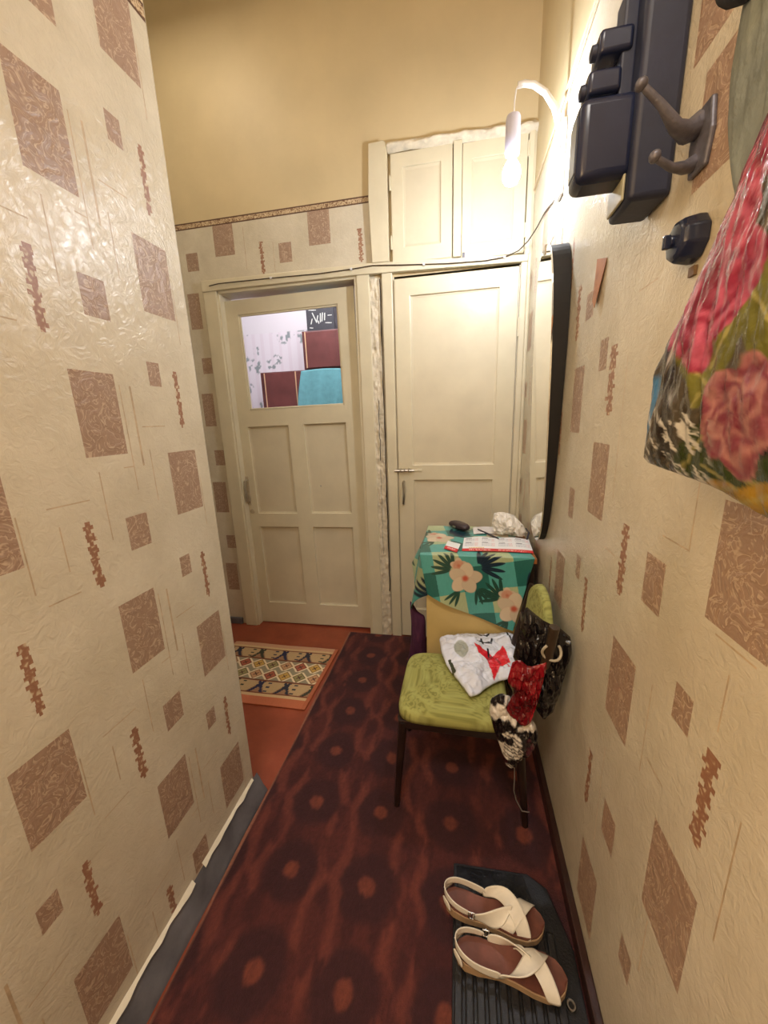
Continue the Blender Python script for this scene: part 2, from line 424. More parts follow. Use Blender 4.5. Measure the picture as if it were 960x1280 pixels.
mb = MB(); mb.box((-2.4, -1.7, -.05), (.5, 2.56, 0)); tag(mb.build('floor', FLOOR), kind='structure')
mb = MB(); mb.box((-2.4, -1.7, 3.9), (.5, 2.95, 3.95)); tag(mb.build('ceiling', PAINT), kind='structure')
mb = MB(); mb.box((-.9, -1.75, 0), (.5, -1.7, 3.9)); tag(mb.build('wall_rear', PAPER), kind='structure')
mb = MB(); mb.box((-2.45, 1.10, 0), (-2.4, 2.56, 3.9)); tag(mb.build('wall_passage', PAPER), kind='structure')

# ------------------------------------------------------------------ carpet runner
def carpet_col(U, V, P):
    x, y = P[..., 0], P[..., 1]
    wx = x + .045 * (fbm(x * 9, y * 7, 3) - .5); wy = y + .07 * (fbm(x * 8, y * 6, 8) - .5)
    px, py = .267, .248
    cx = (x + .012 * (fbm(x * 18, y * 18, 3) - .5) + .553) / px; cy_ = (y + .02 * (fbm(x * 15, y * 12, 8) - .5) - .893) / py
    dx = (cx - np.round(cx)) * px; dy = (cy_ - np.round(cy_)) * py
    r = np.hypot(dx, dy)
    streak = fbm(x * 70, y * 14, 2)
    c = np.ones(x.shape + (3,)) * C3(88, 40, 38)
    c = lerp(c, C3(66, 28, 32), sm(.4, .65, fbm(x * 22, y * 9, 21)) * .7)
    c = lerp(c, C3(60, 28, 34), sm(.115, .08, r + .03 * (fbm(x * 22, y * 16, 4) - .5)) * .85)
    # flames running between the rows of medallions
    cxw = (wx + .553) / px; cyw = (wy - .893) / py
    bx = (cxw - np.floor(cxw) - .5) * px; ph = cyw - np.floor(cyw)
    for sg in (1, -1):
        d = np.abs(bx - sg * (.016 + .034 * np.abs(np.sin(np.pi * cyw))))
        m_ = sm(.030, .006, d) * sm(.36, .56, fbm(x * 24, y * 9, 6) + .10 * np.sin(2 * np.pi * cyw + sg)) 
        c = lerp(c, C3(124, 62, 52), m_ * (.35 + .6 * streak))
    c = lerp(c, C3(134, 68, 52), sm(.034, .018, r + .016 * (fbm(x * 50, y * 40, 5) - .5)) * (.55 + .4 * streak))
    e = sm(-.762, -.767, x)
    c = lerp(c, C3(168, 112, 88), e * .9)
    c = c * (0.62 + .40 * fbm(x * 170, y * 120, 12, 2))[..., None]
    return c
CARPET = attr_mat('carpet_pile', 0.95, 0.8, 260, 0.004)
cs = surf('carpet_runner', CARPET, 230, 700, lambda U, V: (-.772 + U * 1.130 + .004 * np.sin(V * 30) * (U < .02), -1.0 + V * 3.39, 0.010 + U * 0), carpet_col)
q = cs.modifiers.new('solid', 'SOLIDIFY'); q.thickness = 0.008; q.offset = -1
tag(cs, 'dark red carpet runner with brown medallions along the hallway', 'carpet')

# ------------------------------------------------------------------ small patterned rug
def kilim(U, V, P):
    x = U * .76; y = V * .545
    c = np.ones(U.shape + (3,)) * C3(206, 176, 132)
    # border rows
    for (a, b, fl) in ((.085, .185, 0), (.385, .485, 1)):
        inb = (y > a) & (y < b)
        qx = np.floor(x / .0075); qy = np.floor((y - a) / .011)
        ph = (qx * 1.0) % 22; ph = np.where(fl, 21 - ph, ph)
        st = (np.abs(ph - 5 - qy * .9) < 1.6) | (np.abs(ph - 15 + qy * .8) < 1.4) | ((np.abs(ph - 18) < 1.2) & (qy % 3 == 1))
        k = np.floor(x / .165).astype(int)
        pal = np.array([C3(46, 48, 62), C3(60, 62, 50), C3(38, 40, 70)])[k % 3]
        c = np.where((inb)[..., None], C3(190, 160, 118), c)
        tri = inb & (np.abs(ph - 10) + qy < 8); c = np.where(tri[..., None], C3(156, 118, 88), c)
        c = np.where((inb & st)[..., None], pal, c)
        for e in (a, b): c = lerp(c, C3(120, 62, 40), sm(.006, .003, np.abs(y - e)))
    # centre lattice of diamonds
    inc = (y > .19) & (y < .38)
    px, py = .095, .095
    yy = (y - .19) / py; row = np.floor(yy); xx = x / px + row * .35; cxk = np.floor(xx)
    dx = np.abs(xx - cxk - .5); dy = np.abs(yy - row - .5); d = dx + dy
    pal = np.array([C3(168, 92, 68), C3(200, 160, 84), C3(150, 138, 92), C3(196, 150, 110)])[((cxk + row * 2) % 4).astype(int)]
    cc = np.where((d < .42)[..., None], pal, C3(232, 212, 176))
    cc = np.where((np.abs(d - .42) < .04)[..., None], pal * .45, cc)
    xm = (np.abs(dx - dy) < .05) & (d < .26); cc = np.where(xm[..., None], C3(92, 60, 50), cc)
    gap = (d > .62); cc = np.where(gap[..., None], C3(150, 140, 116), cc)
    c = np.where(inc[..., None], cc, c)
    for e in (.19, .38): c = lerp(c, C3(108, 66, 44), sm(.005, .002, np.abs(y - e)))
    # tan edging
    c = lerp(c, C3(186, 106, 72), sm(.062, .058, y)); c = lerp(c, C3(196, 150, 118), sm(.505, .515, y)); c = lerp(c, C3(176, 98, 66), sm(.735, .74, x))
    return c * (.9 + .2 * fbm(x * 300, y * 300, 2, 2))[..., None]
RUGM = attr_mat('woven_rug', 0.95, 0.5, 400, 0.002)
rug = surf('hall_rug', RUGM, 300, 220, lambda U, V: (-1.545 + U * .757 - .012 * (1 - V), 1.612 + V * .555, .008 + .0015 * np.sin(U * 9) + U * 0), kilim)
q = rug.modifiers.new('solid', 'SOLIDIFY'); q.thickness = 0.006; q.offset = -1
tag(rug, 'small cream and rust woven rug with diamond pattern on the painted floor', 'rug')

# ------------------------------------------------------------------ skirtings
mb = MB()
prof = [(0, 0), (.040, 0), (.036, .012), (.024, .03), (.012, .062), (.0, .085)]
mb.prism(prof, (-.8195, -1.7, 0), (1, 0, 0), (0, 0, 1), (0, 2.86, 0))
mb.prism(prof, (-.84, 1.1485, 0), (0, 1, 0), (0, 0, 1), (-1.55, 0, 0))
tag(mb.build('baseboard_left', SKIRT, smooth=True, angle=30), kind='structure')
# torn lower edge of the wallpaper curling off the wall
WPEEL = mottled('torn_paper', rgb(238, 232, 214), .04, 30, .6, .2, 90)
mb = MB(); ys = np.arange(.10, 1.128, .012)
for a_, b_ in zip(ys[:-1], ys[1:]):
    if vnoise(a_ * 9.0, 4.4) < .16: continue
    f0, f1 = float(vnoise(a_ * 26, 2.2)), float(vnoise(b_ * 26, 2.2)); w0 = (.25 + .75 * float(vnoise(a_ * 5, 8.8)))
    mb.add([(-.8188, a_, .098 + .004 * f0), (-.8188, b_, .098 + .004 * f1), (-.812 + .006 * f1, b_, .094 - .016 * f1 * w0), (-.812 + .006 * f0, a_, .094 - .016 * f0 * w0)], [(0, 1, 2, 3)])
mb.build('torn_paper_edge', WPEEL, left, solid=.0012)
mb = MB(); mb.box((.338, -1.7, 0), (.3595, 2.41, .062)); tag(mb.build('baseboard_right', SKIRT_R, bevel=.004), kind='structure')
mb = MB(); mb.box((-2.4, 2.40, 0), (-1.64, 2.42, .05)); tag(mb.build('baseboard_back', SKIRT, bevel=.004), kind='structure')

# ------------------------------------------------------------------ panelled joinery
def frame_board(name, parent, x0, x1, z0, z1, yf, thick, holes, mat=CREAM, bevel=.004):
    xs = sorted({x0, x1} | {h[0] for h in holes} | {h[1] for h in holes}); zs = sorted({z0, z1} | {h[2] for h in holes} | {h[3] for h in holes})
    V = [(x, yf + thick / 2, z) for z in zs for x in xs]; F = []; n = len(xs)
    for j in range(len(zs) - 1):
        for i in range(n - 1):
            cx, cz = (xs[i] + xs[i + 1]) / 2, (zs[j] + zs[j + 1]) / 2
            if any(h[0] < cx < h[1] and h[2] < cz < h[3] for h in holes): continue
            F.append((j * n + i, j * n + i + 1, (j + 1) * n + i + 1, (j + 1) * n + i))
    me = bpy.data.meshes.new(name); me.from_pydata(V, [], F); me.materials.append(mat)
    bm = bmesh.new(); bm.from_mesh(me); bmesh.ops.dissolve_limit(bm, angle_limit=.01, verts=bm.verts, edges=bm.edges) if not holes else None; bm.to_mesh(me); bm.free()
    o = bpy.data.objects.new(name, me); link(o, parent)
    q = o.modifiers.new('solid', 'SOLIDIFY'); q.thickness = thick; q.offset = 0
    q = o.modifiers.new('bevel', 'BEVEL'); q.width = bevel; q.segments = 2; q.limit_method = 'ANGLE'; q.angle_limit = math.radians(40)
    return o
def panel(parent, h, y, name='panel', mat=CREAM2, e=.006):
    """sunk panel with a sloping bead round it"""
    x0, x1, z0, z1 = h; b = .012
    V = [(x0 - e, y - .004, z0 - e), (x1 + e, y - .004, z0 - e), (x1 + e, y - .004, z1 + e), (x0 - e, y - .004, z1 + e), (x0 + b, y, z0 + b), (x1 - b, y, z0 + b), (x1 - b, y, z1 - b), (x0 + b, y, z1 - b)]
    mb = MB(); mb.add(V, [(4, 5, 6, 7), (0, 1, 5, 4), (1, 2, 6, 5), (2, 3, 7, 6), (3, 0, 4, 7)])
    return mb.build(name, mat, parent)
def hinge(parent, x, z, y, h=.07, mat=CREAM):
    mb = MB(); mb.tube([(x, y, z - h / 2), (x, y, z + h / 2)], .006, 8); mb.tube([(x, y, z + h / 2), (x, y, z + h / 2 + .008)], .004, 6)
    return mb.build('hinge', mat, parent, smooth=True)

# door 1 : half glazed door into the pink room, hung a little out of square
d1 = empty('door_1', (-1.055, 2.455, .012)); d1['kind'] = 'structure'; d1.rotation_euler = (0, math.radians(-.7), 0)
DX = -1.055
G = (-1.388 - DX, -.718 - DX, 1.590, 2.185)
holes = [G, (-1.419 - DX, -1.119 - DX, .868, 1.480), (-1.009 - DX, -.716 - DX, .868, 1.480), (-1.422 - DX, -1.119 - DX, .166, .768), (-1.012 - DX, -.717 - DX, .166, .768)]
frame_board('door_leaf', d1, -1.497 - DX, -.612 - DX, .0, 2.272, 0, .038, holes, bevel=.003)
for h in holes[1:]: panel(d1, h, .016)
GL, t, b = base('window_glass', (1, 1, 1, 1), 0.02); b.inputs['Transmission Weight'].default_value = 1.0; b.inputs['IOR'].default_value = 1.05
mb = MB(); mb.box((G[0] - .006, .017, G[2] - .006), (G[1] + .006, .021, G[3] + .006)); mb.build('glass_pane', GL, d1)
mb = MB()
for a, b2 in (((G[0], G[2]), (G[0] + .012, G[3])), ((G[1] - .010, G[2]), (G[1], G[3])), ((G[0], G[2]), (G[1], G[2] + .012)), ((G[0], G[3] - .012), (G[1], G[3]))):
    mb.box((a[0], .006, a[1]), (b2[0], .017, b2[1]))
mb.build('glazing_bead', CREAM, d1, bevel=.003)
hx = -1.475 - DX
mb = MB(); mb.tube([(hx, 0, 1.115), (hx, -.03, 1.105), (hx + .002, -.040, 1.06), (hx + .002, -.040, 1.0), (hx, -.03, .965), (hx, 0, .955)], .009, 8)
mb.build('door_handle', METAL, d1, smooth=True)
mb = MB(); mb.box((hx - .014, -.005, .93), (hx + .014, 0, 1.14)); mb.lathe([(.018, 0), (.018, .004), (.010, .006)], (hx + .012, 0, .885), (0, -1, 0), 16)
mb.build('handle_plate', mottled('painted_over_plate', rgb(190, 176, 150), .1, 40, .4, .4, 60), d1, bevel=.002)
mb = MB(); mb.lathe([(.006, 0), (.005, .003)], (-.93 - DX, .016, 1.06), (0, -1, 0), 10); mb.build('screw', METAL, d1)

# door 1 lining, casing
tr = MB()
tr.box((-1.605, 2.394, 0), (-1.512, 2.425, 2.325)); o = tr.build('trim_1', CREAM, bevel=.005); tag(o, kind='structure')      # left casing
tr = MB(); tr.box((-1.515, 2.405, 0), (-1.500, 2.54, 2.325)); tag(tr.build('trim_2', CREAM, bevel=.003), kind='structure')
tr = MB(); tr.box((-.605, 2.394, 0), (-.528, 2.425, 2.325)); tag(tr.build('trim_3', CREAM, bevel=.005), kind='structure')      # right casing
tr = MB(); tr.box((-.620, 2.402, 0), (-.600, 2.54, 2.325)); tag(tr.build('trim_4', CREAM, bevel=.003), kind='structure')
tr = MB(); tr.box((-1.515, 2.405, 2.308), (-.60, 2.54, 2.325)); tag(tr.build('trim_5', CREAM, bevel=.003), kind='structure')
tr = MB(); tr.prism([(-1.605, 2.322), (-1.40, 2.324), (-.62, 2.322), (.343, 2.297), (.343, 2.330), (-.485, 2.375), (-1.45, 2.385), (-1.605, 2.386)], (0, 2.386, 0), (1, 0, 0), (0, 0, 1), (0, .035, 0))
tag(tr.build('trim_6', CREAM, bevel=.004), kind='structure')                                                        # long beam over both doors
# cracked plaster strip between the two frames
def plast(U, V):
    x = -.528 + U * .062; z = V * 2.30
    n = fbm(x * 60, z * 22, 4, 4)
    y = 2.402 + (.5 - n) * .022 + .010 * (fbm(z * 3, z * 0, 9) - .5)
    return x + .006 * (fbm(z * 25, U * 0 + 1, 2) - .5) * (U > .9), y, z
ps = surf('trim_7', PLASTER, 16, 330, plast, smooth=True); ps['kind'] = 'structure'
mb = MB(); zz = np.linspace(.35, 2.29, 70); xw = [-.4655 + .005 * (float(vnoise(z * 14, 3.3)) - .5) for z in zz]
CR = mottled('crack_shadow', rgb(44, 32, 26), .1, 20, .9, 0)
mb.tube([(x, 2.392, z) for x, z in zip(xw, zz)], [.0015 + .002 * float(vnoise(z * 9, 1.2)) for z in zz], 5)
o = mb.build('crack', CR, ps)
mb = MB(); zz = np.linspace(1.25, 1.62, 16)
mb.tube([(-.497 + .010 * (float(vnoise(z * 30, 7.7)) - .5), 2.392, z) for z in zz], .0022, 5); mb.build('crack', CR, ps)
mb = MB(); zz = np.linspace(.62, 1.2, 24)
mb.tube([(-.500 + .008 * (float(vnoise(z * 30, 5.7)) - .5), 2.393, z) for z in zz], .0010, 5); mb.build('crack', CR, ps)

# closet frame and closet door (door 2)
tr = MB(); tr.box((-.455, 2.394, 0), (-.392, 2.44, 2.32)); tag(tr.build('trim_8', CREAM, bevel=.005), kind='structure')
tr = MB(); tr.box((.309, 2.394, 0), (.343, 2.44, 2.32)); tag(tr.build('trim_9', CREAM, bevel=.006), kind='structure')
d2 = empty('door_2', (0, 2.402, 0)); d2['kind'] = 'structure'
H2 = [(-.292, .201, 1.220, 2.190), (-.286, .196, .22, 1.122)]
frame_board('door_leaf', d2, -.385, .303, .01, 2.284, 0, .028, H2)
for h in H2: panel(d2, h, .012)
hinge(d2, .309, 1.975, -.006, .09); hinge(d2, .311, .42, -.006, .09)
mb = MB(); mb.box((-.385, -.004, 1.172), (-.300, 0, 1.196)); mb.box((-.410, -.012, 1.176), (-.388, .0, 1.194))
mb.tube([(-.408, -.010, 1.185), (-.285, -.010, 1.185)], .0065, 8)
for x in (-.37, -.345, -.318): mb.tube([(x, -.001, 1.172), (x, -.018, 1.176), (x, -.018, 1.194), (x, -.001, 1.198)], .003, 6)
mb.tube([(-.355, -.010, 1.185), (-.352, -.024, 1.180)], .003, 6)
mb.build('sliding_bolt', METAL, d2, smooth=True)
mb = MB(); mb.box((-.300, -.004, 1.178), (-.235, .0, 1.192)); mb.build('bolt_plate', CREAM, d2, bevel=.003)
mb = MB(); mb.tube([(-.352, 0, 1.115), (-.351, -.026, 1.108), (-.348, -.034, 1.075), (-.349, -.034, 1.02), (-.354, -.026, .975), (-.356, 0, .967)], .008, 8)
mb.build('door_handle', METAL, d2, smooth=True)

# overhead cupboard above the closet
oc = tag(empty('overhead_cupboard', (0, 2.402, 2.34)), 'cream painted built-in cupboard with two panelled doors above the closet door', 'cupboard')
def F(x0, x1, z0, z1, holes, name='door'):
    return frame_board(name, oc, x0, x1, z0 - 2.34, z1 - 2.34, -.006, .026, [(a, b, c - 2.34, d - 2.34) for a, b, c, d in holes])
h1 = (-.320, -.120, 2.438, 2.815); h2 = (.045, .255, 2.412, 2.800)
f1 = F(-.388, -.056, 2.360, 2.884, [h1]); f2 = F(-.006, .318, 2.342, 2.876, [h2])
panel(f1, (h1[0], h1[1], h1[2] - 2.34, h1[3] - 2.34), .004); panel(f2, (h2[0], h2[1], h2[2] - 2.34, h2[3] - 2.34), .004)
mb = MB(); mb.box((-.052, -.022, .014), (-.008, .012, .545)); mb.build('meeting_stile', CREAM, oc, bevel=.004)
for z in (2.745, 2.46): hinge(f1, -.391, z - 2.34, -.010, .06)
for z in (2.80, 2.44): hinge(f2, .321, z - 2.34, -.010, .06)
mb = MB(); mb.box((.000, -.012, .002), (.012, .0, .035)); mb.build('latch', DULLMETAL, f2, bevel=.002)
mb = MB(); mb.box((.322, -.012, -.01), (.352, .02, .58)); mb.build('frame_post', CREAM, oc, bevel=.006)
mb = MB(); mb.prism([(-.503, 0.032), (-.405, 0.03), (-.402, .585), (-.420, .600), (-.500, .598), (-.512, .35)], (0, -.022, 0), (1, 0, 0), (0, 0, 1), (0, .022, 0)); mb.build('frame_post', CREAM, oc, bevel=.003)
def ridge(U, V):
    x = -.40 + U * .76; z = .548 + V * .05
    n = fbm(x * 16, V * 3, 5)
    return x, -.004 - .026 * np.sin(np.clip(V, 0, 1) * math.pi) * (.5 + n) + 0 * x, z + .010 * (n - .5) - .018 * U
surf('plaster_ridge', PLASTER, 90, 9, ridge, parent=oc)
mb = MB(); mb.box((-.400, .0, .012), (.323, .012, .022)); mb.build('sill', CREAM, oc)
# right corner pipe-like plaster strip
mb = MB(); mb.tube([(.352, 2.405, 0), (.352, 2.405, 2.9)], .010, 8); tag(mb.build('trim_10', CREAM, smooth=True), kind='structure')

# ------------------------------------------------------------------ cables
CABLE = mottled('dark_cable', rgb(60, 44, 34), .1, 20, .5, 0)
pts = [(-1.545, 2.350), (-1.48, 2.357), (-1.34, 2.356), (-1.127, 2.354), (-.823, 2.348), (-.627, 2.352), (-.50, 2.358), (-.346, 2.345), (-.078, 2.325), (.12, 2.318), (.22, 2.325)]
P = [(x, 2.380, z) for x, z in pts] + [(.290, 2.372, 2.345), (.330, 2.33, 2.37), (.352, 2.24, 2.385), (.355, 2.05, 2.37), (.355, 1.88, 2.33), (.355, 1.79, 2.32)]
cab = empty('power_cable', (-1.0, 2.38, 2.35)); tag(cab, 'thin dark cable clipped along the beam above both doors up to the lamp', 'cable')
mb = MB(); mb.tube([(x + 1.0, y - 2.38, z - 2.35) for x, y, z in P], .0028, 6); mb.build('cord', CABLE, cab, smooth=True)
mb = MB(); mb.box((-.006, -.006, -.006), (.006, .006, .006))
clip = mb.build('cable_clip', WHITEP, cab, bevel=.001)
for i, (x, z) in enumerate([(-1.127, 2.354), (-.627, 2.352), (-.21, 2.334), (.22, 2.325)]):
    c = clip if i == 0 else clip.copy()
    if i: COL.objects.link(c); c.parent = cab
    c.location = (x + 1.0, .0, z - 2.35)
WCAB = mottled('beige_cable', rgb(196, 176, 146), .05, 20, .5, 0)
for k, (dz, lab) in enumerate(((0, 'upper beige cable running high along the right wall'), (-.020, 'lower beige cable running high along the right wall to the lamp'))):
    mb = MB(); P = [(.354, y, 2.612 + dz + .003 * math.sin(y * 9 + k * 2)) for y in np.linspace(-.5, 1.70 if k else 2.38, 30)]
    if k: P += [(.354, 1.75, 2.57), (.354, 1.76, 2.50)]
    mb.tube(P, .0035, 6); tag(mb.build('wall_cable', WCAB, smooth=True), lab, 'cable')

# ------------------------------------------------------------------ wall lamp
lamp = tag(empty('wall_lamp', (.36, 1.76, 2.41)), 'white curved-arm wall lamp with a bare glowing bulb hanging from it', 'lamp')
def L(x, y, z): return (x - .36, y - 1.76, z - 2.41)
mb = MB(); mb.prism([(-.032, -.125), (.032, -.125), (.036, -.08), (.030, 0), (.036, .08), (.022, .115), (-.022, .115), (-.036, .08), (-.030, 0), (-.036, -.08)], (0, 0, 0), (0, 1, 0), (0, 0, 1), (-.014, 0, 0))
mb.tube([(-.014, 0, -.055), (-.034, 0, -.055)], [.016, .012], 12); mb.tube([(-.014, 0, .075), (-.030, 0, .075)], [.016, .012], 12)
mb.build('back_plate', WHITEP, lamp, smooth=True, bevel=.003)
mb = MB(); mb.tube([L(.345, 1.76, 2.485), L(.335, 1.762, 2.525), L(.319, 1.765, 2.574), L(.286, 1.77, 2.625), L(.245, 1.77, 2.655), L(.212, 1.77, 2.664), L(.190, 1.77, 2.662)], [.012, .012, .0115, .011, .011, .0105, .010], 12)
mb.tube([L(.345, 1.76, 2.485), L(.335, 1.755, 2.43), L(.342, 1.755, 2.36)], [.010, .008, .007], 10)
mb.build('arm', WHITEP, lamp, smooth=True)
mb = MB(); mb.tube([L(.192, 1.77, 2.662), L(.184, 1.77, 2.650), L(.180, 1.77, 2.62), L(.178, 1.77, 2.565)], .003, 8); mb.build('cord', WHITEP, lamp, smooth=True)
mb = MB(); mb.lathe([(.010, 2.578), (.024, 2.572), (.0265, 2.562), (.0275, 2.462), (.024, 2.452), (.014, 2.450)], (.178 - .36, .01, -2.41), (0, 0, 1), 24); mb.build('socket', mottled('lilac_white_plastic', rgb(196, 194, 214), .03, 5, .35, 0), lamp, smooth=True)
bm_, t, b = base('glowing_bulb', (1, 1, 1, 1), .3); b.inputs['Emission Color'].default_value = (.86, .91, 1.0, 1); b.inputs['Emission Strength'].default_value = BULB_STRENGTH
mb = MB(); mb.lathe([(.012, .450), (.014, .435), (.022, .425), (.030, .408), (.033, .392), (.031, .376), (.023, .362), (.010, .355)], (.178 - .36, .01, 2.0 - 2.41), (0, 0, 1), 20); mb.build('bulb', bm_, lamp, smooth=True)

# ------------------------------------------------------------------ mirror on the right wall, leaning out at the top
mt, t, b = base('mirror_glass', (.93, .94, .92, 1), .015, 1.0); MIRR = mt
mir = empty('wall_mirror', (.345, 1.725, .97)); tag(mir, 'tall frameless mirror with rounded top leaning off the right wall', 'mirror')
mir.rotation_euler = (math.radians(4.2), math.atan2(-.038, 1.1), 0)
def sel(hw, hh, n=72):
    o_ = []
    for k in range(n):
        t_ = 2 * math.pi * k / n; c, s = math.cos(t_), math.sin(t_)
        o_.append((math.copysign(abs(c) ** (2 / 3.0), c) * hw, hh + math.copysign(abs(s) ** (2 / 3.0), s) * hh))
    return o_
mb = MB(); mb.prism(sel(.168, .560), (-.010, 0, 0), (0, 1, 0), (0, 0, 1), (-.005, 0, 0)); mb.build('mirror_glass', MIRR, mir)
ol = [(a, b + .004) for a, b in sel(.166, .556)]; N_ = len(ol)
mb = MB(); mb.add([(-.0095, a, b) for a, b in ol] + [(.012 + .0345 * b, a, b) for a, b in ol], [tuple(range(N_)), tuple(range(N_, 2 * N_))[::-1]] + [(i, (i + 1) % N_, N_ + (i + 1) % N_, N_ + i) for i in range(N_)])
mb.build('backing_shade_wedge', BLACKM, mir)  # dark backing widened to the wall, stands in for shadow in the gap
mb = MB(); mb.box((-.018, -.016, 1.095), (.004, .016, 1.125)); mb.tube([(0, 0, 1.12), (.012, 0, 1.15)], .003, 6); mb.build('clip', METAL, mir, bevel=.003)

# ------------------------------------------------------------------ electricity meter on its board
em = tag(empty('electricity_meter', (.36, .92, 1.87)), 'old black electricity meter on a tall black board with two plug fuses', 'meter')
def E_(x, y, z): return (x - .36, y - .92, z - 1.87)
mb = MB(); mb.box(E_(.290, .867, 1.870), E_(.36, .972, 2.42)); mb.build('board_box', BLACKG, em, bevel=.010, seg=3, smooth=True)
mb = MB(); mb.box(E_(.203, .880, 1.915), E_(.300, .950, 2.045)); mb.build('meter_body', BLACKP, em, bevel=.016, seg=4, smooth=True)
mb = MB(); mb.box(E_(.2095, .893, 1.935), E_(.2015, .937, 2.025)); mb.build('meter_window', mottled('smoked_glass', rgb(60, 70, 90), .05, 5, .08, 0), em, bevel=.002)
mb = MB(); mb.box(E_(.268, .90, 2.03), E_(.292, .945, 2.20)); mb.build('fuse_base', BLACKG, em, bevel=.004)
fu = None
for i, (x, z) in enumerate(((.230, 2.108), (.216, 2.068))):
    if fu is None:
        mb = MB(); mb.box((-.0, -.026, -.018), (.055, .026, .018)); fu = mb.build('plug_fuse', BLACKP, em, bevel=.007, seg=3, smooth=True); f_ = fu
        mb = MB(); mb.lathe([(.012, 0), (.011, .007), (.005, .009)], (0, 0, 0), (-1, 0, 0), 14); mb.build('button', BLACKG, fu, smooth=True)
    else: f_ = copy_tree(fu, em)
    f_.location = (x - .36, 0, z + (.02 if i == 0 else .004) - 1.87)
mb = MB(); mb.box(E_(.2895, .885, 1.878), E_(.2845, .960, 1.925)); mb.build('terminal_cover', mottled('yellowed_label', rgb(172, 168, 140), .1, 30, .5, 0), em, bevel=.006)
mb = MB(); mb.tube([E_(.31, .93, 2.40), E_(.35, 1.15, 2.36), E_(.352, 1.18, 2.335)], .008, 8); mb.build('supply_cable', mottled('brown_cable', rgb(84, 62, 62), .1, 20, .6, 0), em, smooth=True)

# double coat hook
hk = tag(empty('coat_hook', (.36, .78, 1.90)), 'dark painted double-pronged metal coat hook beside the meter', 'hook')
def K(x, y, z): return (x - .36, y - .78, z - 1.90)
mb = MB(); mb.prism([(-.022, -.044), (.022, -.044), (.030, 0), (.022, .044), (-.022, .044), (-.030, 0)], (0, 0, 0), (0, 1, 0), (0, 0, 1), (-.008, 0, 0)); mb.build('base_plate', DULLMETAL, hk, bevel=.003)
mb = MB(); mb.tube([K(.355, .79, 1.925), K(.335, .785, 1.915), K(.315, .775, 1.920), K(.290, .765, 1.943), K(.262, .76, 1.966)], [.018, .015, .010, .006, .005], 10)
mb.lathe([(.003, -.008), (.008, -.004), (.009, 0), (.008, .004), (.003, .008)], K(.257, .76, 1.971), (-.6, 0, .6), 12); mb.build('upper_prong', DULLMETAL, hk, smooth=True)
mb = MB(); mb.tube([K(.355, .79, 1.875), K(.335, .78, 1.866), K(.315, .77, 1.864), K(.290, .76, 1.873)], [.012, .009, .006, .005], 10)
mb.lathe([(.003, -.008), (.008, -.004), (.009, 0), (.008, .004), (.003, .008)], K(.286, .76, 1.877), (-.9, 0, .4), 12); mb.build('lower_prong', DULLMETAL, hk, smooth=True)

# rotary switch
sw = tag(empty('rotary_switch', (.36, .757, 1.757)), 'round black bakelite rotary light switch on the right wall', 'switch')
mb = MB(); mb.lathe([(.034, 0), (.0345, .010), (.031, .028), (.026, .035), (.012, .037)], (0, 0, 0), (-1, 0, 0), 9); mb.build('housing', BLACKP, sw, smooth=True, angle=25, bevel=.003)
mb = MB(); mb.tube([(-.035, 0, 0), (-.042, 0, 0)], .009, 10); mb.box((-.050, -.004, -.010), (-.040, .004, .010)); mb.build('knob', BLACKP, sw, bevel=.002)
mb = MB(); mb.box((-.006, -.01, -.052), (-.001, .006, -.038)); mb.build('mounting_pad', mottled('old_wood_pad', rgb(120, 96, 70), .1, 40, .7, 0), sw)

# peeling wallpaper flap
mb = MB(); mb.add([(.3585, 1.255, 1.905), (.3585, 1.175, 1.880), (.350, 1.215, 1.775), (.354, 1.25, 1.80)], [(0, 1, 2, 3)])
mb.build('torn_patch', mottled('bare_brown_paper', rgb(176, 120, 76), .1, 30, .7, 0), right, solid=.0008)

# ------------------------------------------------------------------ hanging bags at the right
def rose(c, a, b, ca, cb, R, cols, seed):
    da, db = a - ca, b - cb; r = np.hypot(da, db) / R; th = np.arctan2(db, da)
    rr = r + .10 * np.sin(th * 5 + 6 * r + seed) + .34 * (fbm(a * 34, b * 34, seed) - .5)
    inside = sm(1.0, .93, rr)
    k = (np.sin(rr * 15 + th * 2 + 13 * fbm(a * 30, b * 30, seed + 3)) * .5 + .5)
    pc = lerp(np.ones(a.shape + (3,)) * cols[0], cols[1], k); pc = lerp(pc, cols[2], sm(.5, .1, rr) * .7)
    return lerp(c, 0, inside) * (1 - 0) + pc * inside[..., None]
def leaf(c, a, b, ca, cb, L_, W_, ang, col, vein):
    x = (a - ca) * math.cos(ang) + (b - cb) * math.sin(ang); y = -(a - ca) * math.sin(ang) + (b - cb) * math.cos(ang)
    w_ = W_ * np.sqrt(np.clip(1 - (x / L_) ** 2, 0, 1)); m_ = sm(0, -.003, np.abs(y) - w_) * (np.abs(x) < L_)
    c = lerp(c, col, m_); return lerp(c, vein, m_ * sm(.003, .0008, np.abs(y)) * .7)
